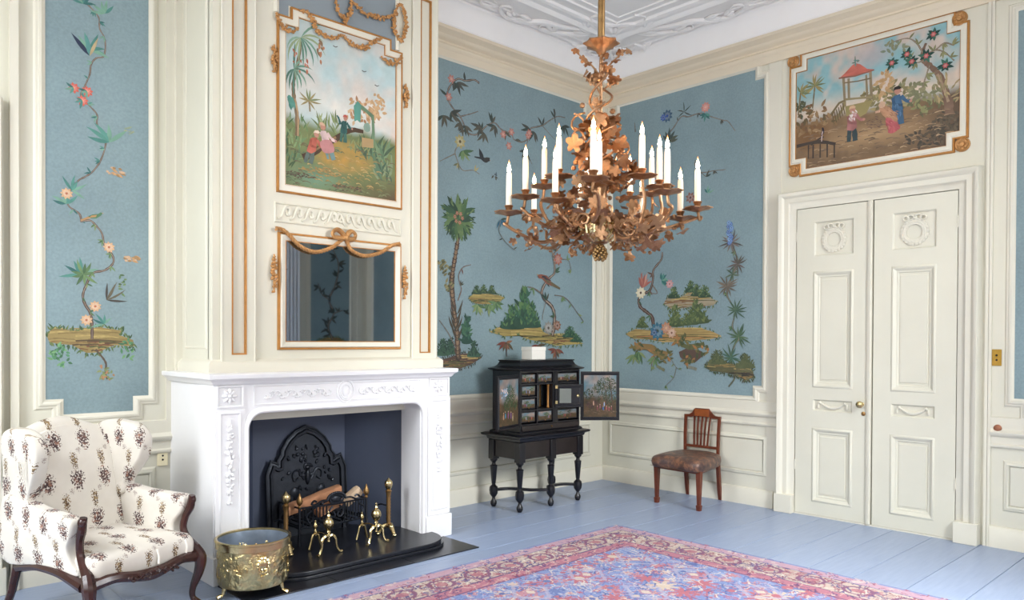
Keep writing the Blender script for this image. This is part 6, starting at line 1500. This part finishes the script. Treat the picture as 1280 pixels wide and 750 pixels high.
# candles stand in their sockets
ORD = ['first', 'second', 'third', 'fourth', 'fifth', 'sixth', 'seventh', 'eighth', 'ninth', 'tenth', 'eleventh', 'twelfth', 'thirteenth', 'fourteenth', 'fifteenth', 'sixteenth', 'seventeenth', 'eighteenth']
px = lambda c: ((c[0] + CX_ + 6.659) * rt.x + (c[1] + CY_ + 5.522) * rt.y) / ((c[0] + CX_ + 6.659) * fw.x + (c[1] + CY_ + 5.522) * fw.y)
cmesh = {}
for k, c in enumerate(sorted(CAND, key=px)):
    x, y, zb, L = c; r_ = .0155
    t = thing('candle', 'lit white candle on the chandelier, %s from the left' % ORD[k], 'candle', (x + CX_, y + CY_, zb + .0045), 0, 'lit candles on the chandelier')
    if L not in cmesh:
        w = build('wax', G().lathe([(r_ * 1.0, 0), (r_ * 1.0, L * .5), (r_ * .93, L * .9), (r_ * .8, L * .985), (.004, L * .98)], seg=12), WAX, t, local=True)
        fs_ = 1.2
        fp = [(.0015, L - .003, (.35, .12, .03)), (.006, L + .004, (.9, .4, .12)), (.0085, L + .012, (1, .66, .36)), (.0065, L + .024, (1, .66, .34)), (.0035, L + .036, (.12, .05, .014)), (.0015, L + .047, (.02, .0065, .0015)), (.0003, L + .055, (.012, .0035, .0006))]
        fg = G().lathe([(a * fs_, L + (b - L) * fs_) for a, b, c_ in fp], seg=10); fg.c = [c_ for a, b, c_ in fp for _ in range(10)]
        f = build('flame', fg, FLAME, t, local=True, label='small candle flame')
        cmesh[L] = (w.data, f.data)
    else:
        for nm, d in zip(('wax', 'flame'), cmesh[L]):
            o = bpy.data.objects.new(nm, d); COL.objects.link(o); o.parent = t

# ================================================================== PERSIAN RUG
RX0, RX1, RY0, RY1 = -5.66, -1.60, -4.38, -1.49
NX, NY = 520, 370
xs = np.linspace(0, RX1 - RX0, NX); ys = np.linspace(0, RY1 - RY0, NY)
XX, YY = np.meshgrid(xs, ys); W_, H_ = RX1 - RX0, RY1 - RY0
dxe = np.minimum(XX, W_ - XX); dye = np.minimum(YY, H_ - YY); de = np.minimum(dxe, dye)
along = np.where(dxe < dye, YY, XX)
RNG = np.random.RandomState(5)
C3 = lambda h: np.array(lin(h))
col = np.zeros((NY, NX, 3)); 
def setc(mask, h, a=1.0): col[mask] = col[mask] * (1 - a) + C3(h) * a
setc(de > -1, '#8497c8')
m_out, m_b1, m_main, m_b2, m_field = de < .11, (de >= .11) & (de < .125), (de >= .125) & (de < .36), (de >= .36) & (de < .47), de >= .47
setc(de < .025, '#8f9bc4'); setc((de >= .025) & (de < .11), '#c9a4b2'); setc(m_b1, '#5f6aa0'); setc(m_main, '#cdb9ab'); setc(m_b2, '#bd7a8a')
setc((de > .36) & (de < .372), '#5a4a78'); setc((de > .455) & (de < .47), '#7a5078')
def stars(mask, n, rs, hs, sd, petals=6, asp=1.):
    R = np.random.RandomState(sd); idx = np.argwhere(mask)
    for k in range(n):
        j, i = idx[R.randint(len(idx))]; x, y = xs[i], ys[j]; r_ = R.uniform(*rs); h = hs[R.randint(len(hs))]
        i0, i1 = np.searchsorted(xs, (x - r_ * 1.4, x + r_ * 1.4)); j0, j1 = np.searchsorted(ys, (y - r_ * 1.4, y + r_ * 1.4))
        sub = (slice(j0, j1), slice(i0, i1)); a = np.arctan2(YY[sub] - y, XX[sub] - x) + R.uniform(0, 3); d = np.hypot((XX[sub] - x) * R.uniform(1, asp), YY[sub] - y)
        m = (d < r_ * (.7 + .3 * np.cos(a * petals))) & mask[sub]; c = col[sub]; c[m] = C3(h); m2 = (d < r_ * .35) & mask[sub]; c[m2] = C3(hs[R.randint(len(hs))])
def curls(mask, n, L, w, hs, sd):
    R = np.random.RandomState(sd); idx = np.argwhere(mask)
    for k in range(n):
        j, i = idx[R.randint(len(idx))]; x, y = xs[i], ys[j]; a = R.uniform(0, 6.28); k_ = R.uniform(-30, 30); h = C3(hs[R.randint(len(hs))])
        for s in range(int(L / .006)):
            x += .006 * cos(a); y += .006 * sin(a); a += k_ * .006
            i_, j_ = int(x / W_ * (NX - 1)), int(y / H_ * (NY - 1))
            for dj in range(w):
                if 0 <= i_ < NX and 0 <= j_ + dj < NY and mask[j_ + dj, i_]: col[j_ + dj, i_] = h
FS = ['#b85f74', '#d8c4b8', '#5a6aa8', '#c98a94', '#e0cfc4', '#6a7ab0']
curls(m_field, 2600, .16, 1, ['#d8d0cc', '#b0a4c0', '#6a7cb8', '#b07a90', '#a8b6da'], 1)
stars(m_field, 620, (.025, .06), ['#b86a7a', '#d8c0b4', '#5f6fa8', '#c88f98', '#98a8cc'], 2); stars(m_field, 120, (.06, .11), ['#c0707c', '#d8c4b0', '#7080b4'], 3, 8)
curls(m_field, 900, .1, 1, ['#e0d4c8', '#c07080', '#55639c'], 9)
stars(m_main, 420, (.02, .05), ['#a0586c', '#7a6a98', '#c08a8c', '#8a7a90', '#b87a80'], 4, 5); curls(m_main, 1500, .12, 1, ['#8a4a60', '#6a5a8a', '#b0707c', '#e4d8c8', '#5a5080'], 5)
stars(m_b2, 240, (.018, .035), ['#d8a0a0', '#6a4a78', '#a04a60', '#d8c0b4'], 6); curls(m_b2, 400, .06, 1, ['#d8b0a8', '#6a4a78'], 10)
stars(de < .11, 300, (.015, .03), ['#b0607a', '#d8c4c0', '#6a6aa0', '#e0ccc4'], 7); curls(de < .11, 300, .05, 1, ['#a05a70', '#7a78a8'], 12)
# wide medallion lobes at regular places
for gx in np.arange(.75, W_ - .6, .52):
    for gy in np.arange(.72, H_ - .6, .48):
        d = np.abs(XX - gx) / .13 + np.abs(YY - gy) / .16; setc((np.abs(d - 1) < .12) & m_field, '#b8b4cc', .7); setc((d < .4) & m_field, '#bf7f90', .7); setc((d < .25) & m_field, '#dccab8')
pos = np.arange(.2, 8, .30)
for q in pos:
    d = np.hypot((along - q) / .085, (de - .243) / .075); setc((np.abs(d - 1) < .14) & m_main, '#8a5a78'); setc((d < .5) & m_main, '#b8707c', .8)
wear = RNG.rand(NY // 10 + 2, NX // 10 + 2); wear = np.kron(wear, np.ones((10, 10)))[:NY, :NX]
col = col * (.92 + .16 * RNG.rand(NY, NX, 1)) ; col = (col * .93 + .07 * C3('#d8cfd4')) * .76
g = G(); z0 = .010
g.v = [(RX0 + x, RY0 + y, z0) for y in ys for x in xs]
g.c = [tuple(c) for c in col.reshape(-1, 3)]
g.f = [(j * NX + i, j * NX + i + 1, (j + 1) * NX + i + 1, (j + 1) * NX + i) for j in range(NY - 1) for i in range(NX - 1)]
rg = thing('rug', 'large worn blue and rose Persian rug on the painted floor', 'rug', ((RX0 + RX1) / 2, (RY0 + RY1) / 2, 0.0005))
def rug_mat():
    t = NT('wool_pile'); a = t.n('ShaderNodeVertexColor'); a.layer_name = 'Col'; t.col(a.outputs[0])
    t.b.inputs['Roughness'].default_value = .95; t.b.inputs['Specular IOR Level'].default_value = .1
    t.bump(t.noise(260, 2), .4, .003); return t.m
build('pile', g, rug_mat(), rg, smooth=0, recalc=False)
e = .006
build('backing', G().frame(rect(RX0, RY0, RX1, RY1), [(0, z0), (e, z0 - .002), (e, .0006), (-.1, .0006)], mapI), mat('rug_binding', '#8f96b8', .95, var=.1, vscale=60), rg, smooth=0)
